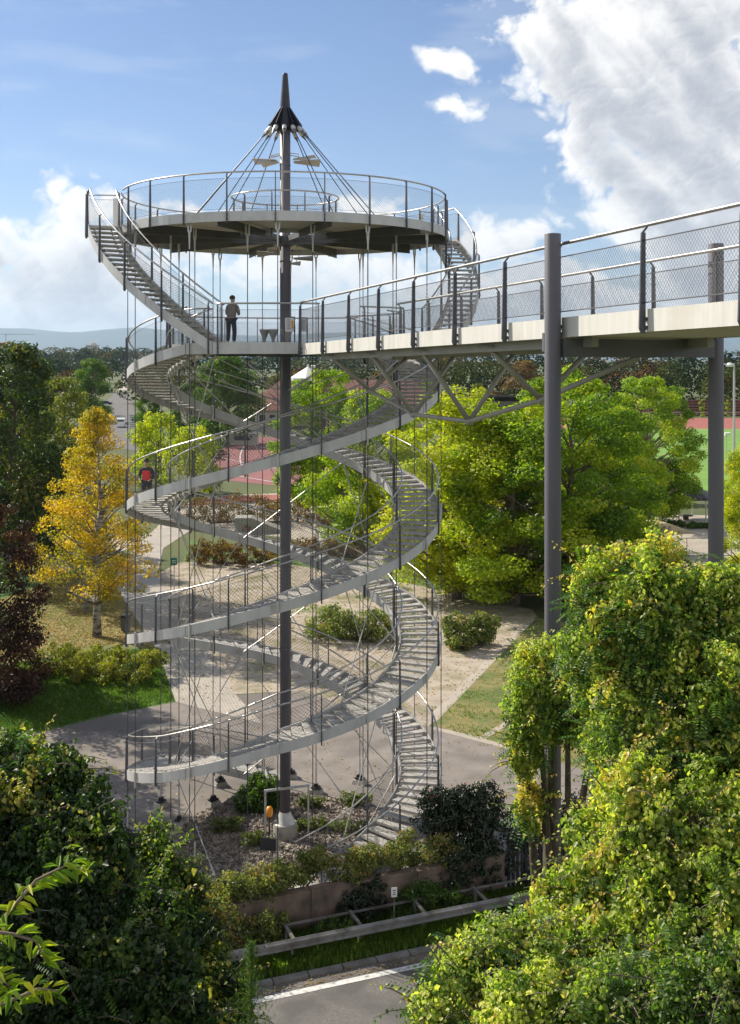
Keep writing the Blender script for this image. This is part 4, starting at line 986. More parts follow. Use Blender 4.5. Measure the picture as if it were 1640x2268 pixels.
# ---------------------------------------------------------------- the overgrown trees close to the camera
def close_plant(name, label, cat, spec, n, ls, m, shape='leaf', aspect=.75, tj=0., droop=(0,0,-.7), fronds=0, frond_m=None, fluff=0, pods=0, base=None, twigs=0, shoots=0):
    # spec: (X, Y, d, rx px, ry px, tint): lumps of the crown at their real range
    bl = []
    for X, Y, d, rx, ry, t in spec:
        c = R(X, Y, d); s = d/FL; r = ((rx*s), (rx*s)*.75, (ry*s)); bl.append((np.array(c), np.array(r), t))
    org = Vector(base) if base is not None else Vector((bl[0][0][0], bl[0][0][1]+.3, 0))
    e = empty(name, org); tag(e, label, cat)
    o_ = np.array(org)
    sub, fine, stems_ = [], [], []
    for c, r, t in bl:
        sub.append((c, r*.82, t))
        for d_ in sph(int(9 + 5*r[0])):
            q = RNG.uniform(.26, .52); d_ = d_*np.array([1, 1, .9]) + np.array([0, 0, .1])
            sub.append((c + d_*r*RNG.uniform(.62, .95), np.array([r[0]*q, r[1]*q, min(r[2]*q*RNG.uniform(.8, 1.6), r[0]*q*2.2)]), t + RNG.normal(0, .17)))
    for c, r, t in sub:
        k = int(8 + 30*r[0]*r[2])
        for d_ in sph(k):
            q = RNG.uniform(.07, .2)
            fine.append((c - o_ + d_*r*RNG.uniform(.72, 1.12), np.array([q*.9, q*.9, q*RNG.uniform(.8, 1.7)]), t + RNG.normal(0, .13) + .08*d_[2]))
    P, N, T, r_ = clump_leaves(fine, n, .25)
    ok = P[:, 2] + org.z > .1; P, N, T = P[ok], N[ok], T[ok]
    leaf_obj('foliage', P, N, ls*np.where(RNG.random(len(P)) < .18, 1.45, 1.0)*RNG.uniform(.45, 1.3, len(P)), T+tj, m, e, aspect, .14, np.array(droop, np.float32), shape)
    if fronds:          # pinnate robinia leaves hanging out of the mass
        FP, FN, FS, FT = [], [], [], []
        idx = RNG.choice(len(fine), fronds)
        for i in idx:
            c, r, t = fine[i]; d_ = sph(1)[0]; a = c + d_*r*1.0
            ax = d_*.7 + np.array([RNG.normal()*.5, RNG.normal()*.5, -.35]); ax /= np.linalg.norm(ax)
            sd = np.cross(ax, [0,0,1]); sd /= np.linalg.norm(sd)+1e-6; up = np.cross(sd, ax); L = RNG.uniform(.2, .34); tt = RNG.uniform(.1, .9)
            for k in range(7):
                f = .15 + k/7*.9
                for sg in (-1, 1):
                    FP.append(a + ax*L*f + sd*sg*.032 - up*.05*f*f); FN.append(up + sd*sg*.25 + RNG.normal(size=3)*.12); FS.append((ax*.25 + sd*sg)); FT.append(tt + RNG.normal()*.05)
        FP, FN, FD, FT = map(np.array, (FP, FN, FS, FT))
        n_ = len(FP); A = FD
        save = RNG.normal
        o = leaf_obj('fronds', FP, FN, .062, FT, frond_m, e, .42, .06, (A*4).astype(np.float32))
    if shoots:
        SP, SN, SD, ST, SS = [], [], [], [], []
        for i in RNG.choice(len(fine), shoots):
            c, r, t = fine[i]; d_ = sph(1)[0]; d_[2] = abs(d_[2])*.5; d_[1] = -abs(d_[1])*.6; d_ /= np.linalg.norm(d_); a = c + d_*r; L_ = RNG.uniform(.25, .75); tt = t + RNG.normal()*.2 + .1
            dn = RNG.uniform(.3, 1.5); prev = Vector(a); pts = [prev]
            for k in range(int(L_/.045)):
                f = k*.045; q = a + d_*f + np.array([0,0,.25*f - dn*f*f]); lr = sph(1)[0]
                SP.append(q + lr*.03); SN.append(lr*.6 + np.array([0,-.3,.7])); SD.append(lr*2 + np.array([0,0,-1.5])); ST.append(tt + RNG.normal()*.1); SS.append(ls*RNG.uniform(.6,1.35)*(1.15-.6*f/L_))
                if k % 4 == 3: pts.append(Vector(q))
            stems_.append(pts)
        leaf_obj('shoots', np.array(SP), np.array(SN), np.array(SS), np.array(ST)+tj, m, e, aspect, .14, np.array(SD, np.float32), shape)
    if fluff:
        idx = RNG.choice(len(fine), fluff); FP, FN = [], []
        for i in idx:
            c, r, t = fine[i]; d_ = sph(1)[0]; d_[2] = abs(d_[2]); a = c + d_*r*1.15; rad_ = RNG.uniform(.035, .08)
            dd = sph(46); FP.append(a + dd*rad_*RNG.uniform(.4,1.1,(46,1))); FN.append(np.cross(dd, sph(46)))
        FP, FN = np.concatenate(FP), np.concatenate(FN)
        leaf_obj('seed_heads', FP, FN, .035, RNG.random(len(FP)), M['fluff'], e, .16, .02)
    if pods:
        idx = RNG.choice(len(fine), pods); FP = []
        for i in idx:
            c, r, t = fine[i]; d_ = sph(1)[0]; a = c + d_*r*.95
            for k in range(RNG.integers(3, 9)): FP.append(a + np.array([RNG.normal()*.04, RNG.normal()*.04, -RNG.uniform(0,.22)]))
        FP = np.array(FP); leaf_obj('seed_pods', FP, RNG.normal(size=(len(FP),3))*np.array([1,1,.1]), .095, RNG.random(len(FP)), M['pod'], e, .2, .03, np.array([0,0,-3], np.float32))
    b = MB()
    b.tube([(0,0,0), (.1,.05,org.z*0+2.0), (bl[0][0][0]-org.x, bl[0][0][1]-org.y, bl[0][0][2])], [.2, .15, .05], 8)
    for c, r, t in bl:
        cc = Vector(c) - org
        zb = max(.5, cc.z*.55); a = Vector((cc.x*.25, cc.y*.25, zb))
        b.tube([a, a.lerp(cc, .5) + Vector((random.uniform(-.2,.2), 0, .1)), cc], [.09, .06, .03], 6, caps=False)
        for q in range(7):
            ee = cc + Vector([float(v) for v in sph(1)[0]*r*.95]); b.tube([cc, cc.lerp(ee, .5)+Vector((0,0,random.uniform(-.1,.15))), ee], [.028, .016, .006], 5, caps=False)
    for pts in stems_:
        if len(pts) > 2: b.tube(pts, [.006]*(len(pts)-1)+[.002], 4, caps=False)
    for i in (RNG.choice(len(fine), twigs) if twigs else []):
        c, r, t = fine[i]; a = Vector(c); ee = a + Vector([float(v) for v in sph(1)[0]])*RNG.uniform(.3, .6)
        b.tube([a, a.lerp(ee, .5)+Vector((0,0,.05)), ee], [.008,.005,.003], 4, caps=False)
    b.build('trunk', M['bark'], e, True)
    return e
# right: creeper-hung robinia
close_plant('overgrown_robinia', 'robinia hung with pale creeper reaching highest in front of the pavilion', 'tree',
    [(1410,1260,13.6,79,79,.62),(1350,1330,13.4,71,71,.6),(1470,1390,13.2,142,109,.5),(1560,1340,13.0,92,75,.62),(1620,1390,12.8,109,117,.5),(1400,1500,13.0,126,117,.45),(1540,1560,12.6,159,142,.42),
     (1640,1640,12.3,126,184,.4),(1460,1680,12.6,126,109,.5),(1720,1450,12.8,126,168,.45)], 115000, .052, M['leaf_vine'], tj=.07, fronds=5200, frond_m=M['leaf_robinia'], fluff=150, pods=620, twigs=60, shoots=420)
close_plant('creeper_column', 'creeper mound with orange tipped leaves wrapped round the front of the big pillar', 'creeper',
    [(1225,1480,15.6,58,50,.72),(1195,1570,15.4,65,63,.58),(1258,1570,15.2,60,66,.5),(1165,1670,15.4,20,44,.66),(1362,1690,14.6,46,70,.5),(1330,1530,14.6,50,50,.66),(1172,1790,15.5,10,28,.85)], 44000, .052, M['leaf_vine'], fronds=420, frond_m=M['leaf_robinia'], fluff=90, pods=60, twigs=25, shoots=170)
close_plant('creeper_bank', 'dense bank of yellow green creeper leaves at the lower right', 'creeper',
    [(1352,1870,12.2,78,75,.64),(1440,1800,12.0,109,92,.72),(1310,1960,12.0,84,84,.62),(1430,1960,11.7,126,109,.55),(1560,1880,11.5,126,126,.6),(1250,2050,11.8,84,67,.68),(1640,2040,11.2,117,134,.45),(1480,2090,11.2,134,92,.42),(1330,2110,11.4,100,67,.6),(1700,1860,11.4,100,151,.5)],
    115000, .053, M['leaf_vine'], fluff=90, pods=160, twigs=60, shoots=460, fronds=500, frond_m=M['leaf_robinia'])
close_plant('roadside_scrub', 'mixed low scrub with grey green and yellow leaves at the bottom right by the road', 'shrub',
    [(1130,2150,10.6,100,58,.62),(1040,2220,10.4,75,58,.52),(1200,2240,10.0,126,67,.5),(1380,2230,9.8,126,58,.45),(1540,2230,9.6,134,67,.25),(1640,2230,9.4,100,84,.2),(985,2250,10.2,42,42,.6)],
    72000, .046, M['leaf_vine'], tj=-.06, fluff=70, shoots=330, fronds=900, frond_m=M['leaf_robinia'], twigs=40)
# left: vine-smothered tree; lump tints paint its sunlit top and shaded body
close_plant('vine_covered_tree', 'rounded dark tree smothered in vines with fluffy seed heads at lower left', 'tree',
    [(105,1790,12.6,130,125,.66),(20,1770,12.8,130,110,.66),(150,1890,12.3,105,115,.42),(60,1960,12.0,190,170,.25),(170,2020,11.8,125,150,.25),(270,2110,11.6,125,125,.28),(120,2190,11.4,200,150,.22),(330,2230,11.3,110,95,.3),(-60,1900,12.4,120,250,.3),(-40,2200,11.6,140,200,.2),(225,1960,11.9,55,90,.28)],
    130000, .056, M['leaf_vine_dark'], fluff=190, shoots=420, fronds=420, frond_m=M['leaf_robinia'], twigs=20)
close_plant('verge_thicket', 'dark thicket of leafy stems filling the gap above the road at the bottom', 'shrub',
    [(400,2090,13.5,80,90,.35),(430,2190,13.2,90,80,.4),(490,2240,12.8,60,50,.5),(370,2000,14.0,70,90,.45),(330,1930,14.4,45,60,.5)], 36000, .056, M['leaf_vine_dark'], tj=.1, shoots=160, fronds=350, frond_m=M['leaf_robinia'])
# near branches with long leaves
def branch(name, label, pts, n, ls, m, tint=(.5,.95)):
    P = [R(*p) for p in pts]; e = empty(name, P[0]); tag(e, label, 'branch')
    b = MB(); Q = [p - P[0] for p in P]
    b.tube(Q, list(np.linspace(.011, .003, len(Q))), 6); b.build('stem', M['plane_bark'], e, True)
    LP, LN, LD, LT = [], [], [], []
    for i in range(n):
        f = (i+.5)/n*(len(Q)-1); k = int(f); a = Q[k].lerp(Q[min(k+1, len(Q)-1)], f-k); ax = (Q[min(k+1, len(Q)-1)]-Q[k]).normalized()
        sd = Vector((random.uniform(-1,1), random.uniform(-.6,.6), random.uniform(-.5,.6))); sd = (sd - ax*sd.dot(ax)).normalized()
        dr = (sd + ax*.6 + Vector((0,0,-.25))).normalized(); nn = Vector((random.uniform(-.5,.5), random.uniform(-.6,.1), 1)).normalized()
        LP.append(a + dr*ls*.5); LN.append(nn); LD.append(dr*6); LT.append(random.uniform(*tint))
    leaf_obj('leaves', np.array(LP), np.array(LN), ls*RNG.uniform(.75,1.2,n), np.array(LT), m, e, .32, .12, np.array(LD, np.float32), 'leaf')
    return e
branch('leafy_branch', 'long leaved branch arching across the shaded vines at the left edge', [(-60,2120,5.2),(20,2020,5.2),(80,1950,5.2),(150,1915,5.3),(190,1925,5.3)], 44, .088, M['leaf_plane'], (.1,.9))
branch('leafy_branch', 'drooping cluster of long leaves below the arching branch', [(-40,2060,5.0),(30,2070,5.0),(80,2085,5.0),(100,2130,5.0)], 24, .088, M['leaf_plane'], (.2,.8))
branch('leafy_branch', 'lowest long leaved sprig in the bottom left corner', [(-30,2240,5.0),(40,2210,5.0),(85,2190,5.0),(130,2195,5.0)], 30, .082, M['leaf_plane'], (.1,.9))
branch('leafy_branch', 'small leaf cluster cut off by the left frame edge', [(-40,2160,5.1),(0,2165,5.1),(25,2190,5.1)], 15, .088, M['leaf_plane'], (.3,.8))
branch('locust_sprig', 'light green sprig rising past the cable footings above the vines', [(318,1990,13),(345,1930,13),(380,1880,13),(425,1845,13)], 70, .085, M['leaf_plane'], (.2,.6))
branch('locust_sprig', 'thin green sprig standing up from the top of the vine covered tree', [(40,1700,12.4),(48,1660,12.4),(55,1630,12.4)], 34, .09, M['leaf_robinia'], (.1,.6))
def pine():
    base = R(545, 2268, 12); base.z -= .6
    e = empty('young_pine', (base.x, base.y, 0)); tag(e, 'grey green young pine shoot rising over the crash barrier end', 'pine')
    top = R(556, 2085, 12); b = MB(); z0 = Vector((0,0,0)); tp = top - Vector((base.x, base.y, 0))
    b.tube([z0, tp*.5, tp], [.04,.03,.006], 6); b.build('trunk', M['bark'], e, True)
    P, N, D = [], [], []
    for i in range(1700):
        f = RNG.uniform(.86, 1.0); a = np.array(tp)*f
        if i % 3:
            an = RNG.integers(0, 9)/9*2*pi; L = (1-f)*2.6+.05; q = RNG.random(); a = a + np.array([cos(an)*L*q, sin(an)*L*q, .12*q*L])
        d_ = sph(1)[0]; P.append(a + d_*.035); N.append(sph(1)[0]); D.append(d_*5 + np.array([0,0,3.]))
    leaf_obj('needles', np.array(P), np.array(N), .085, RNG.random(1700)*.6, M['leaf_green'], e, .07, .02, np.array(D, np.float32))
pine()

# ---------------------------------------------------------------- roadside furniture
def rail_sec(p, z):     # W profile facing the road
    pr = [(0,.155),(.03,.13),(.08,.10),(.08,.06),(.02,.02),(.02,-.02),(.08,-.06),(.08,-.10),(.03,-.13),(0,-.155)]
    out = [(p - ln*dx) + Vector((0,0,z+dz)) for dx, dz in pr]; back = [(p - ln*(dx-.012)) + Vector((0,0,z+dz)) for dx, dz in pr]
    return out + back[::-1]
GN = 1.28
gr = empty('crash_barrier', RD(0, GN)); tag(gr, 'double sided weathered steel crash barrier along the road verge', 'crash barrier')
o_ = RD(0, GN)
for n_, z in ((0, .62), (1.0, .66)):
    b = MB(); b.loft([[v - o_ for v in rail_sec(RD(s, GN + n_), z)] if n_ == 0 else [ (RD(s, GN+n_) + Vector((0,0,z)) + ln*a_ + Vector((0,0,c_))) - o_ for a_, c_ in ((-.02,-.03),(.02,-.03),(.02,.03),(-.02,.03))] for s in np.linspace(-12, 14, 14)])
    b.build('guard_rail', M['rail_zinc'], gr)
for s in np.arange(-11.2, 14, 2.0):
    b = MB(); p = RD(s, GN+.5) - o_
    b.bar(p - ln*.42 + Vector((0,0,.70)), p + ln*.48 + Vector((0,0,.72)), .09, .05); b.box(p - ln*.25 + Vector((0,0,.35)), (.06,.1,.7), rad(21.5)); b.box(p + ln*.35 + Vector((0,0,.35)), (.06,.1,.7), rad(21.5))
    b.build('spacer_post', M['rail_zinc'], gr)
p = RD(2.1, GN+.75); e = empty('marker_post', p); tag(e, 'small white distance plate on a short post behind the crash barrier', 'sign')
b = MB(); b.tube([(0,0,0),(0,0,1.25)], .025, 8); b.build('post', M['rail_zinc'], e)
b = MB(); b.box((0,-.03,1.15), (.17,.012,.28), rad(10)); b.build('plate', M['white'], e)
b = MB()
for z, w in ((1.21,.09),(1.15,.07),(1.09,.1)): b.box((0,-.039,z), (w,.004,.022), rad(10))
b.build('lettering', M['black'], e)
# retaining wall and fence on its right
b = MB(); 
for s0, s1 in ((-9.5,-4.0),(-4.0,-.2),(-.2,3.2),(3.2,6.2)):
    a, c = RD(s0, WN), RD(s1-.02, WN); b.bar(a+Vector((0,0,.6)), c+Vector((0,0,.6)), .28, 1.2); b.bar(a+Vector((0,0,1.225)), c+Vector((0,0,1.225)), .34, .05)
tag(b.build('retaining_wall', M['wallstone']), 'stained brown concrete retaining wall below the tower', 'wall')
fe = empty('slat_fence', RD(6.3, WN)); tag(fe, 'dark vertical slat fence continuing right of the retaining wall', 'fence')
o_ = RD(6.3, WN); b = MB()
for s in np.arange(6.4, 13, .16): q = RD(s, WN)-o_; b.box(q+Vector((0,0,.95)), (.09,.03,1.8), rad(21.5))
b.build('slats', M['black'], fe)
b = MB(); b.bar(RD(6.35,WN+.06)-o_+Vector((0,0,1.9)), RD(13,WN+.06)-o_+Vector((0,0,1.9)), .09, .07); b.bar(RD(6.35,WN+.06)-o_+Vector((0,0,.3)), RD(13,WN+.06)-o_+Vector((0,0,.3)), .05, .07); b.build('rail', M['fence'], fe)

# entrance frame, orange lamp, board at the foot of the stairs
q = G(588, 1872); e = empty('entrance_frame', q); tag(e, 'grey inverted L shaped metal frame at the foot of the stairs', 'frame')
b = MB(); b.box((0,0,.95), (.07,.07,1.9)); b.bar((-.035,0,1.87), (1.5,.5,1.87), .07, .07); b.bar((1.46,.48,0), (1.46,.48,1.9), .06, .06); b.build('frame_bar', M['rod'], e)
q = G(597, 1850); b = MB(); b.lathe([(.0,.62),(.09,.66),(.13,.78),(.12,.92),(.07,1.0),(.0,1.02)], (0,0,0), 16, cap=False)
e = empty('warning_lamp', q); tag(e, 'orange globe lamp on a short post behind the dark board', 'lamp'); b.build('globe', M['orange'], e, True)
b = MB(); b.tube([(0,0,0),(0,0,.64)], .03, 8); b.build('post', M['black'], e)
q = Vector((-3.19, 35.0, 0)); e = empty('notice_board', q); tag(e, 'dark notice board on grey posts by the bottom handrail', 'sign')
b = MB(); b.box((0,0,1.62), (.5,.04,.38), rad(-8)); b.build('board', M['black'], e)
b = MB(); b.box((.29,0.02,1.0), (.07,.07,2.0)); b.build('post', M['rod'], e)
# info boards and pots on the middle platform
def board(x, y, w, h, z, rz, lab, patch):
    e = empty('info_board', (x, y, PLAT)); e.rotation_euler = (0,0,rz); tag(e, lab, 'sign')
    b = MB(); b.box((0,0,z), (w,.02,h)); b.build('panel', M['white'], e)
    b = MB(); b.box((-w/2-.02,0,z), (.03,.04,h+.06)); b.box((w/2+.02,0,z), (.03,.04,h+.06)); b.box((0,0,z+h/2+.02), (w+.07,.04,.03)); b.box((-w/2-.02,0,z/2), (.04,.04,z)); b.box((w/2+.02,0,z/2), (.04,.04,z)); b.build('board_frame', M['post'], e)
    b = MB()
    for k in range(6): b.box((-.08*w if patch else 0,-.012,z+h*.36-k*h*.13), (w*random.uniform(.35,.5) if patch else w*.7,.004,h*.045))
    b.build('text_lines', M['fence'], e)
    if patch: b = MB(); b.box((w*.32,-.012,z), (w*.22,.004,h*.6)); b.build('picture', M['orange'], e)
board(-2.42, 33.6, .27, .42, .62, .12, 'white notice panel with orange picture on the middle platform', True)
board(-2.02, 33.9, .2, .40, .62, -.15, 'narrow white notice panel in a dark frame beside the bridge end', False)
for i, (x, y, s, lab) in enumerate([(-3.45, 36.6, .85, 'leftmost small tapered concrete pot on the middle platform'), (-3.15, 36.4, .9, 'middle tapered concrete pot on the middle platform'), (-2.68, 36.0, 1.1, 'largest tapered concrete pot beside the mast')]):
    e = empty('concrete_pot', (x, y, PLAT)); tag(e, lab, 'pot'); b = MB()
    b.lathe([(.10*s,0),(.11*s,.05),(.05*s,.16),(.07*s,.26),(.19*s,.50),(.2*s,.56),(.17*s,.56),(.1*s,.4),(.0,.38)], (0,0,0), 20, cap=False); b.build('bowl', M['concrete'], e, True)

# ---------------------------------------------------------------- people
M['skin'] = flat('skin', (.45,.26,.19), .5, 0, .06, 9); M['red_cloth'] = flat('red_fleece', (.78,.03,.035), .85, 0, .15, 14)
M['dark_cloth'] = flat('navy_cloth', (.02,.02,.03), .85, 0, .3, 14); M['grey_cloth'] = flat('grey_jacket', (.19,.165,.15), .85, 0, .25, 14); M['brown_shoe'] = flat('brown_leather', (.16,.075,.045), .6, 0, .15, 20); M['hair'] = flat('hair', (.05,.028,.018), .6, 0, .2, 40)
def skin(name, chains, m, parent, sub=2):
    vs, es, rs = [], [], []; idx = {}
    def vid(p, r):
        k = tuple(round(c, 4) for c in p)
        if k not in idx: idx[k] = len(vs); vs.append(k); rs.append(r)
        return idx[k]
    for ch in chains:
        prev = None
        for p, r in ch:
            i = vid(p, r)
            if prev is not None and prev != i: es.append((prev, i))
            prev = i
    me = bpy.data.meshes.new(name); me.from_pydata(vs, es, []); o = link(bpy.data.objects.new(name, me))
    mo = o.modifiers.new('skin', 'SKIN'); mo.use_smooth_shade = True
    if not me.skin_vertices: return o
    for i, sv in enumerate(me.skin_vertices[0].data):
        r = rs[i]; sv.radius = r if isinstance(r, tuple) else (r, r); sv.use_root = (i == 0)
    s = o.modifiers.new('sub', 'SUBSURF'); s.levels = s.render_levels = sub
    dg = bpy.context.evaluated_depsgraph_get(); ev = o.evaluated_get(dg)
    m2 = bpy.data.meshes.new_from_object(ev); m2.name = name; m2.materials.clear(); m2.materials.append(m)
    m2.polygons.foreach_set('use_smooth', [True]*len(m2.polygons))
    o.modifiers.clear(); o.data = m2; o.parent = parent
    return o
def hand(w, dirv, side):     # palm plus five unequal bent fingers
    out = []; d = Vector(dirv).normalized(); s = Vector(side).normalized(); n = d.cross(s); pc = Vector(w) + d*.045
    for k, L in enumerate((.062,.07,.066,.05)):
        b = pc + s*(k-1.5)*.018 + d*.02; out.append([(tuple(w), .021), (tuple(pc+s*(k-1.5)*.012), .016), (tuple(b), .0085), (tuple(b + d*L*.5 + n*.006), .008), (tuple(b + d*L*.8 + n*.026), .007)])
    t = Vector(w) + d*.02 - s*.028; out.append([(tuple(w), .021), (tuple(t), .01), (tuple(t - s*.018 + d*.03), .009), (tuple(t - s*.016 + d*.055 + n*.01), .0075)])
    return out
def person(loc, rz, H, label, top_m, trouser_m, arms, headgear, lean=0.0, vest=None):
    # local frame: faces -y
    e = empty('person', loc, rz); k = H/1.75; e.scale = (k,k,k); tag(e, label, 'person')
    hipz, shz, y0 = .93, 1.42, -lean
    chest = (0, y0*.7, 1.25); neck = (0, y0, 1.47); pel = (0, 0, .95)
    ch = [[(pel, (.15,.11)), ((0, y0*.35, 1.08), (.135,.1)), (chest, (.165,.115)), ((0, y0*.95, 1.38), (.12,.09)), (neck, .055), ((0, y0*1.05-.005, 1.535), .062), ((0, y0*1.1-.01, 1.60), (.078,.092)), ((0, y0*1.1, 1.68), (.076,.092)), ((0, y0*1.1+.01, 1.745), (.045,.055))]]
    jk, tr, sh = [ch[0][:4]], [], []
    jk = [[(pel, (.19,.145)), ((0, y0*.35, 1.08), (.175,.135)), (chest, (.195,.145)), ((0, y0*.95, 1.385), (.15,.115)), ((0, y0, 1.46), .075)]]
    sl = []
    for sx in (-1, 1):
        hip, kn, an, to = (sx*.095, .01, .9), (sx*.11, -.03+.02*sx, .5), (sx*.12, .03, .09), (sx*.14, -.13, .045)
        ch.append([(pel, (.15,.11)), (hip, .085), (kn, .058), (an, .038), (to, .035)])
        tr.append([((0,.0,.97), (.16,.125)), (hip, .105), (kn, .082), ((sx*.118,.02,.16), .07)])
        sh.append([((sx*.12,.05,.05), .05), ((sx*.122,.0,.055), .055), ((sx*.14,-.13,.04), .042)])
        sd, el, wr = (sx*.185, y0*.95, 1.385), arms[0], arms[1]
        el = (sx*el[0], el[1], el[2]); wr = (sx*wr[0], wr[1], wr[2])
        ch.append([((0, y0*.95, 1.38), (.12,.09)), (sd, .058), (el, .042), (wr, .027)])
        dv = Vector(wr)-Vector(el)
        for c_ in hand(wr, dv, (-sx, 0, .1)): ch.append(c_)
        sl.append([((0, y0*.95, 1.385), (.13,.1)), (sd, .075), (el, .06), (tuple(Vector(el).lerp(Vector(wr), .85)), .05)])
    hx = y0*1.1
    ch.append([((0, hx-.01, 1.60), (.078,.092)), ((0, hx-.105, 1.605), .014)])       # nose
    for sx in (-1, 1): ch.append([((0, hx, 1.68), (.076,.092)), ((sx*.086, hx+.01, 1.63), .016)])   # ears
    skin('body', ch, M['skin'], e)
    skin('jacket_sleeves', sl, vest or top_m, e); skin('jacket', jk, top_m, e); skin('trousers', tr, trouser_m, e)
    for s_ in sh: skin('shoe', [s_], M['brown_shoe'], e)
    b = MB()
    for sx in (-1, 1): b.lathe([(.0,-.008),(.009,0),(.0,.008)], (sx*.03, hx-.085, 1.645), 8, cap=False)
    b.box((0, hx-.092, 1.562), (.045,.012,.009)); b.build('face_features', M['black'], e)
    b = MB()
    prof = [(.103,1.655),(.105,1.70),(.092,1.745),(.06,1.785),(.0,1.80)] if headgear == 'cap' else [(.098,1.64),(.1,1.70),(.085,1.745),(.05,1.775),(.0,1.785)]
    b.lathe([(r,z) for r,z in prof], (0, hx+(.006 if headgear == 'cap' else .018), 0), 16, cap=False)
    b.build('knit_cap' if headgear == 'cap' else 'hair', M['dark_cloth'] if headgear == 'cap' else M['hair'], e, True)
    return e
pz = zB(444)
q = pol(442, 4.78, 0); person((TX+q.x, TY+q.y, zB(442)+.005), rad(-8), 1.62, 'person in red vest, black sleeves and black cap standing on the spiral stairs', M['red_cloth'], M['dark_cloth'], ((.29,-.02,1.13),(.2,-.22,1.02)), 'cap', .03, M['dark_cloth'])
person((-4.42, 35.6, PLAT), rad(160), 1.6, 'person in grey brown jacket with short brown hair leaning on the middle platform rail', M['grey_cloth'], M['dark_cloth'], ((.24,-.12,1.12),(.12,-.32,1.12)), 'hair', .10)

# ---------------------------------------------------------------- park furniture and buildings
q = G(386, 1318); e = empty('sign_post', q); tag(e, 'small green park sign on a slim pole beside the gravel square', 'sign')
b = MB(); b.tube([(0,0,0),(0,0,2.75)], .035, 8); b.build('pole', M['rod'], e)
b = MB(); b.box((.0,-.05,2.4), (.42,.02,.5)); b.build('plate', M['green_sign'], e)
b = MB(); b.box((0,-.063,2.47), (.3,.004,.04)); b.box((0,-.063,2.33), (.3,.004,.04)); b.box((-.06,-.063,2.4), (.03,.004,.12)); b.build('lettering', M['white'], e)
q = G(279, 1399); e = empty('litter_bin', q); tag(e, 'dark grey litter bin beside the paved path behind the birch', 'bin')
b = MB(); b.loft([[(-.24,-.24,.08),(.24,-.24,.08),(.24,.24,.08),(-.24,.24,.08)], [(-.28,-.28,.9),(.28,-.28,.9),(.28,.28,.9),(-.28,.28,.9)]]); b.build('body', M['fence'], e)
b = MB(); b.loft([[(-.31,-.31,.92),(.31,-.31,.92),(.31,.31,.92),(-.31,.31,.92)], [(-.24,-.24,1.05),(.24,-.24,1.05),(.24,.24,1.05),(-.24,.24,1.05)]]); b.build('lid', M['black'], e)
def bench(q, rz, lab):
    e = empty('park_bench', q, rz); tag(e, lab, 'bench')
    b = MB(); [b.box((0,-.2+.13*i,.45), (1.9,.1,.04)) for i in range(4)]; b.build('seat', M['bark'], e)
    b = MB(); [b.box((0,.3+.02*i,.6+.14*i), (1.9,.03,.1)) for i in range(3)]; b.build('backrest', M['bark'], e)
    for sx in (-.75,.75):
        b = MB(); b.box((sx,-.15,.22), (.06,.06,.43)); b.box((sx,.25,.45), (.06,.06,.9)); b.build('leg', M['fence'], e)
bench(G(1012, 1324), .5, 'wooden park bench under the plane trees right of the stairs')
bench(G(300, 1210), 1.2, 'park bench beside the side path behind the birches')
# pavilion
q = G(1520, 1152); e = empty('pavilion', q); tag(e, 'open hexagonal pavilion with a dark shingled roof', 'pavilion')
b = MB(); b.lathe([(3.1,2.35),(3.15,2.5),(1.6,3.3),(.0,4.05)], (0,0,0), 6, cap=False); b.lathe([(3.05,2.34),(.02,2.36)], (0,0,0), 6, cap=False); b.build('roof', M['darkroof'], e)
for k in range(6):
    a = k*pi/3; b = MB(); b.tube([(2.75*cos(a),2.75*sin(a),0),(2.75*cos(a),2.75*sin(a),2.4)], .07, 8); b.build('post', M['rod'], e)
b = MB(); b.lathe([(.3,.0),(.3,.45)], (0,0,0), 12); b.lathe([(.75,.45),(.75,.5)], (0,0,0), 16); b.build('round_bench', M['bark'], e)
b = MB(); b.lathe([(3.0,.03),(3.0,.05)], (0,0,0), 24); b.build('floor', M['pale'], e)
def skate(q, rz, prof, w, lab, m, graff=None):
    e = empty('skate_ramp', q, rz); tag(e, lab, 'skate ramp'); n = len(prof); b = MB()
    vs = [(x, -w/2, z) for x, z in prof] + [(x, w/2, z) for x, z in prof]
    b.add(vs, [tuple(range(n)), tuple(range(n,2*n))[::-1]] + [(i,(i+1)%n,n+(i+1)%n,n+i) for i in range(n)]); b.build('body', m, e)
    if graff:
        b = MB(); b.add([(x, -w/2-.006, z) for x, z in graff], [tuple(range(len(graff)))]); b.build('graffiti', M['graffiti'], e)
    return e
skate(G(565, 1178), 0.05, [(-1.9,.02),(-1.9,1.5),(-.3,1.5),(2.6,.3),(3.1,.02)], 2.2, 'grey sloped skate ramp seen through the back stair rail', M['concrete'], [(-1.2,.3),(-.4,.3),(-.3,.8),(-1.1,.9)])
skate(G(718, 1166), .15, [(-.8,.02),(-.85,1.9),(-.6,2.0),(.7,2.0),(.85,.02)], 1.2, 'graffiti painted skate block with a pale top', M['pale'], [(-.8,.1),(-.8,1.6),(.72,1.7),(.78,.1)])
skate(G(1468, 1176), .1, [(-2.6,.02),(-1.9,1.0),(-.2,1.0),(2.6,.02)], 3.4, 'pale pyramid skate ramp with scribbled graffiti in front of the pavilion', M['ochre'], [(-1.6,.25),(.4,.3),(.2,.7),(-1.2,.75)])
skate(G(1530, 1290), .06, [(-3.4,.02),(-3.4,1.1),(-1.6,1.2),(4,1.2),(4,.02)], 3.0, 'ochre concrete skate platform beside the slimmer pillar', M['ochre'])
q = G(1478, 1232); e = empty('mesh_fence', q); tag(e, 'thin wire ball fence around the ochre skate platform', 'fence')
b = MB()
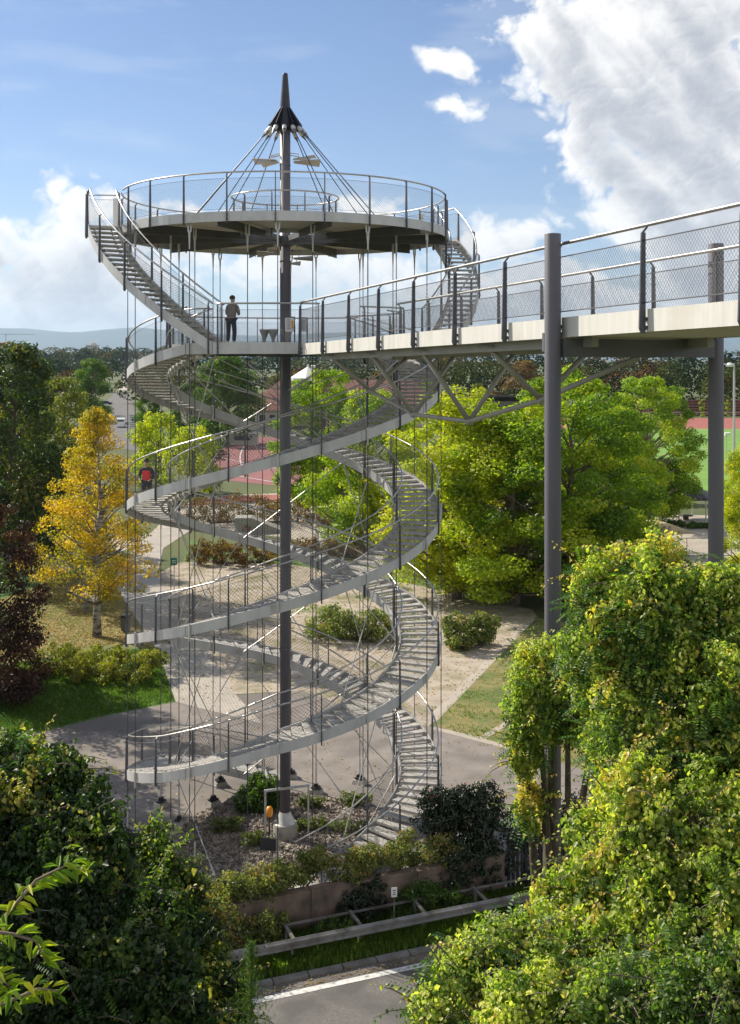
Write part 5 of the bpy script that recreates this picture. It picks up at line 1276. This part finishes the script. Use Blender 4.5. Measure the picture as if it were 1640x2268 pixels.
for x in (0, 1.7, 3.6, 5.5): b.tube([(x,0,0),(x,0,1.55)], .03, 6)
b.tube([(-.6,1.6,0),(-.6,1.6,1.55)], .03, 6); b.tube([(-.6,1.6,1.55),(0,0,1.55),(5.5,0,1.55)], .025, 6); b.tube([(-.6,1.6,.05),(0,0,.05),(5.5,0,.05)], .025, 6); b.build('frame', M['fence'], e)
w = MB(); wires(w, [(np.array([0,0,0.]), np.array([0,1.,0])), (np.array([5.5,0,0.]), np.array([0,1.,0]))], .08, 1.5, .16, .16, .005); quick(w, 'wire_mesh', M['fence'], e)
# terraces, stand, lamp poles
e = empty('terrace_steps', G(1640, 922)); tag(e, 'rows of brown terrace benches behind the running track', 'terrace'); o_ = e.location
b = MB(); 
for i in range(6): b.box((0, i*1.5, .45+.75*i), (90, .9, .1)); b.box((0, i*1.5+.5, .3+.72*i), (90, .08, .9+.1*i))
b.build('bench_rows', M['rooftile'], e)
b = MB(); [b.box((-40+i*8, -.8, .6), (.12,.12,1.2)) for i in range(11)]; b.box((0,-.8,1.1), (90,.08,.08)); b.build('railing', M['white'], e)
q = G(1118, 955, 0); e = empty('grandstand', q, .12); tag(e, 'grandstand with a black flat roof beyond the yellow trees', 'grandstand')
b = MB(); b.add([(-11,-4,8.2),(13,-4,8.0),(13,7,6.6),(-11,7,6.9),(-11,-4,8.6),(13,-4,8.4),(13,7,7.0),(-11,7,7.3)], [(0,3,2,1),(4,5,6,7),(0,1,5,4),(1,2,6,5),(2,3,7,6),(3,0,4,7)]); b.build('roof', M['darkroof'], e)
b = MB(); b.bar((-11.3,-4.1,8.5), (-11.3,7.1,7.1), .3, .5); b.build('roof_edge', M['white'], e)
b = MB(); b.box((1,6.2,3.4), (23,.3,6.6)); b.box((-9.9,1,2.2),(.3,9,4.2)); b.build('wall', M['render_wall'], e)
for x in (-9,-5,-1,3,7,11): b = MB(); b.box((x,5.9,4.9), (2.6,.12,1.7)); b.build('window', M['glass'], e)
for x in (-9,-3,3,9): b = MB(); b.box((x,-2.5,4.1), (.25,.25,8.0)); b.build('post', M['fence'], e)
b = MB(); [b.box((1,-2+i*1.3,.5+i*.55), (22,1.3,.5)) for i in range(6)]; b.build('seating', M['beam'], e)
def pole(X, Yb, Yt, r, lab, head, d=None):
    q = G(X, Yb); h = CZ-(Yt-HZ)*q.y/FL; e = empty('light_pole', q); tag(e, lab, 'light pole')
    b = MB(); b.tube([(0,0,0),(0,0,h)], [r*1.3, r*.8], 10); b.build('pole', M['rod'], e)
    b = MB()
    if head == 'dome': b.bar((0,0,h), (-1.1*r*10,0,h), r, r); b.lathe([(.5,-.35),(.55,-.1),(.3,.15),(0,.22)], (-.6,0,h), 14, cap=False); b.lathe([(.5,-.35),(.0,-.4)], (-.6,0,h), 14, cap=False)
    else: b.box((.1,-.1,h), (.75,.35,.45), M=Matrix.Rotation(.35,3,'X')); b.box((-.3,0,h-.35), (.7,.06,.06))
    b.build('lamp_head', M['white'], e)
pole(1627, 1060, 806, .17, 'tall pale lamp pole with a domed head at the right frame edge', 'dome')
pole(1610, 1052, 961, .07, 'short dark floodlight pole in front of the tall pale lamp pole', 'box')
pole(693, 1010, 812, .1, 'slim lamp pole in front of the white pyramid roof', 'box')
# buildings
q = G(690, 945); e = empty('clubhouse', q, -.06); tag(e, 'long building with red tiled hipped roof and white pyramid lantern behind the court', 'building')
def hip(b, x0, x1, y0, y1, ze, zr, ins, mi=0): b.add([(x0,y0,ze),(x1,y0,ze),(x1,y1,ze),(x0,y1,ze),(x0+ins,(y0+y1)/2,zr),(x1-ins,(y0+y1)/2,zr)], [(0,1,5,4),(1,2,5),(2,3,4,5),(3,0,4),(0,3,2,1)], mi)
b = MB(); b.box((8,10,2.6),(44,15,5.2)); b.box((-11,-3,2.2),(9,10,4.4)); b.build('wall', M['render_wall'], e)
b = MB(); hip(b, -16,32,1.5,18.5,5.3,11.5,7); hip(b,-16.5,-5.5,-9,3,4.4,8.8,5); rf = b.build('roof', M['rooftile'], e)
b = MB(); b.lathe([(4.6,11.2),(4.8,11.9),(0.2,14.8)], (-2,10,0), 8, cap=False); b.lathe([(.3,14.6),(.25,15.4)], (-2,10,0), 8); b.build('lantern', M['white'], rf)
for x in (-13.5,-11,-8.5): b = MB(); b.box((x,-8.03,2.4), (1.4,.1,1.8)); b.build('window', M['glass'], e)
for x in np.arange(-4,30,3.4): b = MB(); b.box((x,2.45,3.0), (1.8,.12,2.0)); b.build('window', M['glass'], e)
q = G(540, 985); e = empty('kiosk_table', q); tag(e, 'pale flat roofed kiosk stall in front of the red tiled building', 'kiosk')
b = MB(); b.box((0,0,1.1),(5.6,2.4,2.2)); b.build('wall', M['render_wall'], e); b = MB(); b.box((0,0,2.35),(6.6,3.4,.25)); b.build('roof', M['white'], e); b = MB(); b.box((0,-1.23,1.4),(3.4,.1,.9)); b.build('hatch', M['glass'], e)
q = Vector(((205-CX0)*1700/FL, 1700, 0)); e = empty('tower_block', q); tag(e, 'grey high rise block above the distant woods on the left', 'building')
b = MB(); b.box((0,0,19),(17,14,38)); b.box((2,0,39.5),(6,6,3)); b.build('wall', M['render_wall'], e)
b = MB()
for i in range(5):
    for j in range(9): b.box((-6.6+3.3*i,-7.05,5+3.8*j),(1.7,.2,1.7))
b.build('windows', M['glass'], e)
q = Vector(((13-CX0)*230/FL, 230, 0)); e = empty('chimney_stack', q); tag(e, 'pale concrete chimney with a brown top above the left trees', 'chimney')
b = MB(); b.lathe([(1.1,0),(.85,19.2)], (0,0,0), 20); b.build('shaft', M['concrete'], e, True); b = MB(); b.lathe([(1.0,19.2),(1.0,20.1),(.6,20.3)], (0,0,0), 20); b.build('cap', M['rooftile'], e)
b = MB(); b.tube([(0,0,20.3),(0,0,22.0)], .05, 6); b.tube([(-5.5,0,21.9),(6,0,21.9)], .04, 5); b.build('aerial', M['fence'], e)
# parked vehicles and signs on the far parking road
def vehicle(X, Y, rz, col, lab, van=False):
    q = G(X, Y); e = empty('delivery_van' if van else 'parked_car', q, rz); tag(e, lab, 'van' if van else 'car', None)
    m = flat('car_paint', col, .3, .1, .03, 3)
    L, W, H = (4.9,1.9,2.2) if van else (4.2,1.75,1.42); z0 = .3
    pr = [(-L/2,z0),(-L/2,H*.9),(-L/2+.15,H),(L*.28,H),(L*.40,H*.55),(L*.5,H*.48),(L*.5,z0)] if van else [(-L/2,z0),(-L/2,.85),(-L*.44,.9),(-L*.33,H-.03),(-L*.25,H),(L*.1,H),(L*.27,.92),(L*.47,.8),(L*.5,.65),(L*.5,z0)]
    b = MB(); n = len(pr); b.add([(x,-W/2,z) for x,z in pr]+[(x,W/2,z) for x,z in pr], [tuple(range(n))[::-1], tuple(range(n,2*n))]+[(i,(i+1)%n,n+(i+1)%n,n+i) for i in range(n)]); b.build('body', m, e)
    b = MB(); zt, zb = H-.12, H*.62
    for s in (-1,1): b.box((-.2 if not van else .9, s*(W/2+.004), (zt+zb)/2), (L*.42 if not van else 1.3,.01,zt-zb))
    b.box((L*.34 if van else L*.185,0,(zt+zb)/2),(.02,W*.82,.5),M=Matrix.Rotation(-.6,3,'Y')); b.box((-L/2-.004 if van else -L*.385,0,(zt+zb)/2),(.02,W*.8,.42)); b.build('window', M['glass'], e)
    for x in (-L*.31, L*.31):
        for s in (-1,1):
            b = MB(); b.tube([(x,s*(W/2-.2),.32),(x,s*(W/2+.01),.32)], .32, 14); b.build('wheel', M['black'], e)
vehicle(268, 946, 1.75, (.8,.8,.78), 'white delivery van driving on the parking road', True)
for X, Y, c, l in ((222,938,(.05,.06,.09),'dark blue car parked nearest on the left of the road'),(226,922,(.25,.26,.28),'grey car parked second along the road'),(231,908,(.55,.56,.58),'silver car parked third along the road'),(236,896,(.03,.03,.035),'black car parked farthest along the road')):
    vehicle(X, Y, .1, c, l)
for X, Y, l in ((294,975,'lower white notice sign standing beside the parking road'),(293,955,'upper white notice sign behind the nearer one by the parking road')):
    q = G(X, Y); e = empty('road_sign', q); tag(e, l, 'sign'); b = MB(); b.box((0,0,3.0),(1.7,.06,2.0)); b.build('plate', M['white'], e)
    b = MB(); [b.tube([(x,.05,0),(x,.05,3.9)], .05, 6) for x in (-.7,.7)]; b.build('post', M['fence'], e); b = MB(); [b.box((0,-.035,3.6-.4*i),(1.2,.01,.15)) for i in range(4)]; b.build('lettering', M['fence'], e)
# ---------------------------------------------------------------- clouds: computed here, laid out by compass bearing and elevation
def vnoise(x, y, seed):
    rg = np.random.default_rng(seed); T = rg.random((256, 256)).astype(np.float32)
    xi, yi = np.floor(x).astype(int), np.floor(y).astype(int); fx, fy = (x-xi).astype(np.float32), (y-yi).astype(np.float32)
    fx = fx*fx*fx*(fx*(fx*6-15)+10); fy = fy*fy*fy*(fy*(fy*6-15)+10)
    a, b, c, d = T[yi & 255, xi & 255], T[yi & 255, (xi+1) & 255], T[(yi+1) & 255, xi & 255], T[(yi+1) & 255, (xi+1) & 255]
    return (a*(1-fx)+b*fx)*(1-fy) + (c*(1-fx)+d*fx)*fy
def fbm(x, y, o, seed, gain=.52, billow=False):
    s, a, t = 0, 1.0, 0
    ca, sa = cos(.6), sin(.6)
    for k in range(o):
        n = vnoise(x, y, seed+k)
        if billow: n = 1 - np.abs(2*n-1); n = n*n if False else 1-n; n = 1-n
        s = s + a*n; t += a; a *= gain
        x, y = (x*ca - y*sa)*2.03 + 17.3, (x*sa + y*ca)*2.03 + 9.1
    return s/t
CL = [  # X, Y sightings, half width, half height, weight
 (1520,70,320,150,1.2),(1290,150,180,85,1.05),(1400,250,180,120,1.15),(1580,240,240,200,1.3),(1320,340,100,70,.9),(1480,420,210,100,1.1),(1620,420,180,150,1.2),(1400,520,150,70,1.0),(1600,560,240,120,1.1),(1150,-10,150,50,.8),(1210,75,90,45,.8),
 (985,152,66,42,1.15),(1008,250,56,30,1.1),
 (122,445,52,50,1.05),(170,490,75,60,1.05),(150,580,130,80,.95),(40,650,170,70,.85),(10,560,60,70,.7),(290,640,190,70,.85),(80,700,320,34,1.0),(330,560,60,50,.6),
 (420,470,80,22,.85),(810,465,85,34,.85),(560,590,230,60,.75),(760,600,190,60,.8),(1000,650,250,70,.95),(1085,530,75,52,.9),(1270,660,240,70,.95),(640,705,640,28,1.0),(1560,690,240,60,.9)]
def bb(X, Y, rx, ry, w_):
    return (math.degrees(math.atan((X-CX0)/FL)), math.degrees(math.atan((HZ-Y)/FL)), math.degrees(rx/FL), math.degrees(ry/FL), w_)
BB = [bb(*c) for c in CL]
FILL_CLOUDS = [(-75,24,30,12,1),(60,33,30,14,1),(110,20,40,14,1.1),(170,30,50,18,1.1),(-130,26,40,14,1.1),(-110,55,50,12,.9),(150,62,60,12,.9),(34,10,14,9,1.1),(52,20,18,12,1.1),(-50,6,28,5,1),(80,8,40,7,1),(150,9,60,8,1),(-140,8,60,8,1)]  # unseen clouds added outside the view to fill the shadows
def worley(x, y, seed):
    rg = np.random.default_rng(seed); A = rg.random((128, 128, 2)).astype(np.float32)
    xi, yi = np.floor(x).astype(int), np.floor(y).astype(int); best = np.full(x.shape, 9.0, np.float32)
    for j in (-1, 0, 1):
        for i in (-1, 0, 1):
            p = A[(yi+j) & 127, (xi+i) & 127]; d = (xi+i+p[..., 0]-x)**2 + (yi+j+p[..., 1]-y)**2; best = np.minimum(best, d)
    return np.sqrt(best)
def cloud_image(name, W, H, a0, a1, e0, e1, blobs, sc_, oct_):
    az, el = np.meshgrid(np.linspace(a0, a1, W, dtype=np.float32), np.linspace(e0, e1, H, dtype=np.float32))
    wx = fbm(az*.35*sc_, el*.5*sc_, 3, 5)-.5; wy = fbm(az*.35*sc_, el*.5*sc_, 3, 45)-.5
    u, v = az + wx*2.2/sc_, el + wy*1.7/sc_
    acc = np.full(az.shape, -9.0, np.float32)
    for a, e, rx, ry, w_ in blobs:
        dv = (v-e)/ry; dv = np.where(dv < 0, dv*1.25, dv)
        q = (1 - np.sqrt(((u-a)/rx)**2 + dv**2))*w_*min(1.0, .45 + ry*sc_/3.5)
        acc = np.maximum(acc, q) + .12*np.exp(-np.abs(acc-q)*6)
    f = fbm(u*.55*sc_, v*.75*sc_, oct_, 101, .58); fl = fbm(u*.55*sc_, v*.75*sc_, 4, 101, .5); bl = fbm(az*1.3*sc_ + wx*2, el*1.6*sc_ + wy*2, oct_-2, 201, .55)
    D = acc + (f-.5)*2.1 + (bl-.5)*.45
    pw, q1, q2 = 0, az + wx*.9/sc_, el + wy*.9/sc_
    for k, (fr, am) in enumerate(((.6,.5),(1.3,.3),(2.7,.14),(5.4,.05))): pw = pw + am*(1-np.clip(worley(q1*fr*sc_+k*7.1, q2*fr*1.15*sc_+k*3.3, 700+k)*1.15, 0, 1)**1.6)
    D = acc + (f-.5)*1.35 + (pw-.56)*.8
    ss = lambda x, lo, hi: (lambda t: t*t*(3-2*t))(np.clip((x-lo)/(hi-lo), 0, 1))
    veil = .14*ss(fbm(az*.16*sc_+3, el*.7*sc_, 5, 301), .45, .75)
    alpha = ss(D, -.12, .52)
    th = np.clip(acc*.75 + (fl-.5)*2.4 + (pw-.56)*.9, 0, 1.5)
    px, py = W/(a1-a0), H/(e1-e0); tau = np.zeros_like(D)
    for i, st in enumerate(np.linspace(.12, 3.2, 16)):
        dx, dy = int(round(-.62*st/sc_*px)), int(round(.78*st/sc_*py))
        sh = np.roll(np.roll(th, -dy, 0), -dx, 1)
        if dy > 0: sh[-dy:, :] = th[-1:, :]*.5
        tau += sh*.13
    fm = fbm(u*.55*sc_, v*.75*sc_, 5, 101, .5); md = acc*.35 + pw*1.0 + (fm-.5)*.25
    gy, gx = np.gradient(md); rel = np.clip((-gy*.78*py + gx*.62*px)*.085, -.5, .5)
    lit = np.exp(-tau*1.0)*.74 + .28*np.exp(-th*.9)
    lit = np.clip(lit*1.12 + rel*.34, 0, 1)
    lit = ss(lit, .0, .80)
    white = np.array([1.10,1.08,1.05]); grey = np.array([.41,.44,.51])
    col = grey + (white-grey)*lit[..., None]
    low = np.clip((5.5-el)/7.0, 0, 1)[..., None]*.72           # banks near the horizon are paler
    col = col*(1-low) + np.array([.98,.98,.97])*low*(.80+.2*lit[..., None])
    alpha = np.clip(alpha, 0, 1)*ss(el, -1.0, .3)
    hb = .80*ss(-el, -3.4, -.6)*(.75+.5*(f-.5)); veil = np.maximum(veil, hb)
    col = np.where(alpha[..., None] < veil[..., None], np.array([.92,.95,1.0]), col); alpha = np.maximum(alpha, veil)
    im = bpy.data.images.new(name, W, H, alpha=True, float_buffer=True); im.colorspace_settings.name = 'Non-Color'; im.alpha_mode = 'CHANNEL_PACKED'
    im.pixels.foreach_set(np.concatenate([col, alpha[..., None]], -1).astype(np.float32).ravel()); im.update()
    return im
IM1 = cloud_image('cloud_field', 1760, 880, -22, 22, -1, 21, BB, 1.0, 8)
IM2 = cloud_image('cloud_field_fill', 720, 200, -180, 180, -5, 95, BB + FILL_CLOUDS, .4, 5)
HAZE = True
if HAZE:
    m, nt, out = newmat('haze_air'); v = nd(nt, 'ShaderNodeVolumePrincipled'); v.inputs['Color'].default_value = (.55,.75,1,1); v.inputs['Density'].default_value = 4.5e-5; v.inputs['Anisotropy'].default_value = .2
    nt.links.new(v.outputs[0], out.inputs['Volume'])
    b = MB(); b.box((0, 12900, 449.0), (34000, 26800, 900.0)); o = b.build('haze', m); tag(o, kind='stuff')
w = bpy.data.worlds.new('World'); bpy.context.scene.world = w; w.use_nodes = True
nt = w.node_tree; nt.nodes.clear(); L = nt.links
out = nt.nodes.new('ShaderNodeOutputWorld'); bg = nt.nodes.new('ShaderNodeBackground'); L.new(bg.outputs[0], out.inputs[0])
sky = nt.nodes.new('ShaderNodeTexSky'); sky.sky_type = 'NISHITA'; sky.sun_disc = False; sky.sun_elevation = SUN_EL; sky.sun_rotation = DIR_SUN_AZ
sky.air_density = 1.0; sky.dust_density = .1; sky.ozone_density = 2.0; sky.altitude = 250
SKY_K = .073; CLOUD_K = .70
def mth(op, a, b=None):
    n = nt.nodes.new('ShaderNodeMath'); n.operation = op
    for i, x in enumerate((a, b)):
        if x is None: continue
        if isinstance(x, (int, float)): n.inputs[i].default_value = x
        else: L.new(x, n.inputs[i])
    return n.outputs[0]
tc = nt.nodes.new('ShaderNodeTexCoord'); sp = nt.nodes.new('ShaderNodeSeparateXYZ'); L.new(tc.outputs['Generated'], sp.inputs[0])
az = mth('MULTIPLY', mth('ARCTAN2', sp.outputs[0], sp.outputs[1]), 57.29578); el = mth('MULTIPLY', mth('ARCSINE', sp.outputs[2]), 57.29578)
def look(im, a0, a1, e0, e1):
    cb = nt.nodes.new('ShaderNodeCombineXYZ'); L.new(mth('MULTIPLY', mth('SUBTRACT', az, a0), 1/(a1-a0)), cb.inputs[0]); L.new(mth('MULTIPLY', mth('SUBTRACT', el, e0), 1/(e1-e0)), cb.inputs[1])
    t = nt.nodes.new('ShaderNodeTexImage'); t.image = im; t.extension = 'EXTEND'; t.interpolation = 'Cubic'; L.new(cb.outputs[0], t.inputs[0]); return t
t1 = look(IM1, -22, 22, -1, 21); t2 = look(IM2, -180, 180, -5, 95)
inside = mth('MULTIPLY', mth('LESS_THAN', mth('ABSOLUTE', az), 22), mth('LESS_THAN', mth('ABSOLUTE', mth('SUBTRACT', el, 10)), 11))
def mixc(f, a, b, mode='MIX'):
    n = nt.nodes.new('ShaderNodeMix'); n.data_type = 'RGBA'; n.blend_type = mode
    for i, x in ((0, f), (6, a), (7, b)):
        if isinstance(x, (int, float)): n.inputs[i].default_value = x
        elif isinstance(x, tuple): n.inputs[i].default_value = x
        else: L.new(x, n.inputs[i])
    return n.outputs[2]
def mixf(f, a, b):
    return mth('ADD', mth('MULTIPLY', a, mth('SUBTRACT', 1.0, f)), mth('MULTIPLY', b, f))
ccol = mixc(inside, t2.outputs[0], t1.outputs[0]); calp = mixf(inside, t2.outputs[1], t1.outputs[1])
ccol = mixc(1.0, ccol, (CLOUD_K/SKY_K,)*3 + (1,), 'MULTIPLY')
skyc = mixc(1.0, sky.outputs[0], (.97,.97,1.08,1), 'MULTIPLY')
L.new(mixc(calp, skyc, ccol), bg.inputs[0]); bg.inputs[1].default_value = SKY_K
w.cycles.sampling_method = 'MANUAL'; w.cycles.sample_map_resolution = 512
sd = bpy.data.lights.new('sun', 'SUN'); sd.energy = 5.0; sd.angle = rad(.53); sd.color = (1, .91, .77)
so = link(bpy.data.objects.new('sun', sd)); dv = Vector((sin(DIR_SUN_AZ)*cos(SUN_EL), cos(DIR_SUN_AZ)*cos(SUN_EL), sin(SUN_EL)))
so.rotation_euler = dv.to_track_quat('Z', 'Y').to_euler()
cd = bpy.data.cameras.new('camera'); cam = link(bpy.data.objects.new('camera', cd)); cam.location = (0,0,CZ); cam.rotation_euler = (rad(90),0,0)
cd.sensor_fit = 'HORIZONTAL'; cd.sensor_width = 36; cd.lens = 36*FL/1640; cd.shift_y = (HZ-1134)/1640; cd.clip_start = .1; cd.clip_end = 80000
sc = bpy.context.scene; sc.camera = cam
sc.view_settings.view_transform = 'Standard'; sc.view_settings.look = 'None'; sc.view_settings.gamma = 1; sc.view_settings.exposure = 0.6; sc.view_settings.use_curve_mapping = False
sc.render.engine = 'CYCLES'; cy = sc.cycles; cy.use_denoising = True; cy.max_bounces = 5; cy.diffuse_bounces = 2; cy.glossy_bounces = 2; cy.transmission_bounces = 3; cy.transparent_max_bounces = 8; cy.volume_bounces = 0
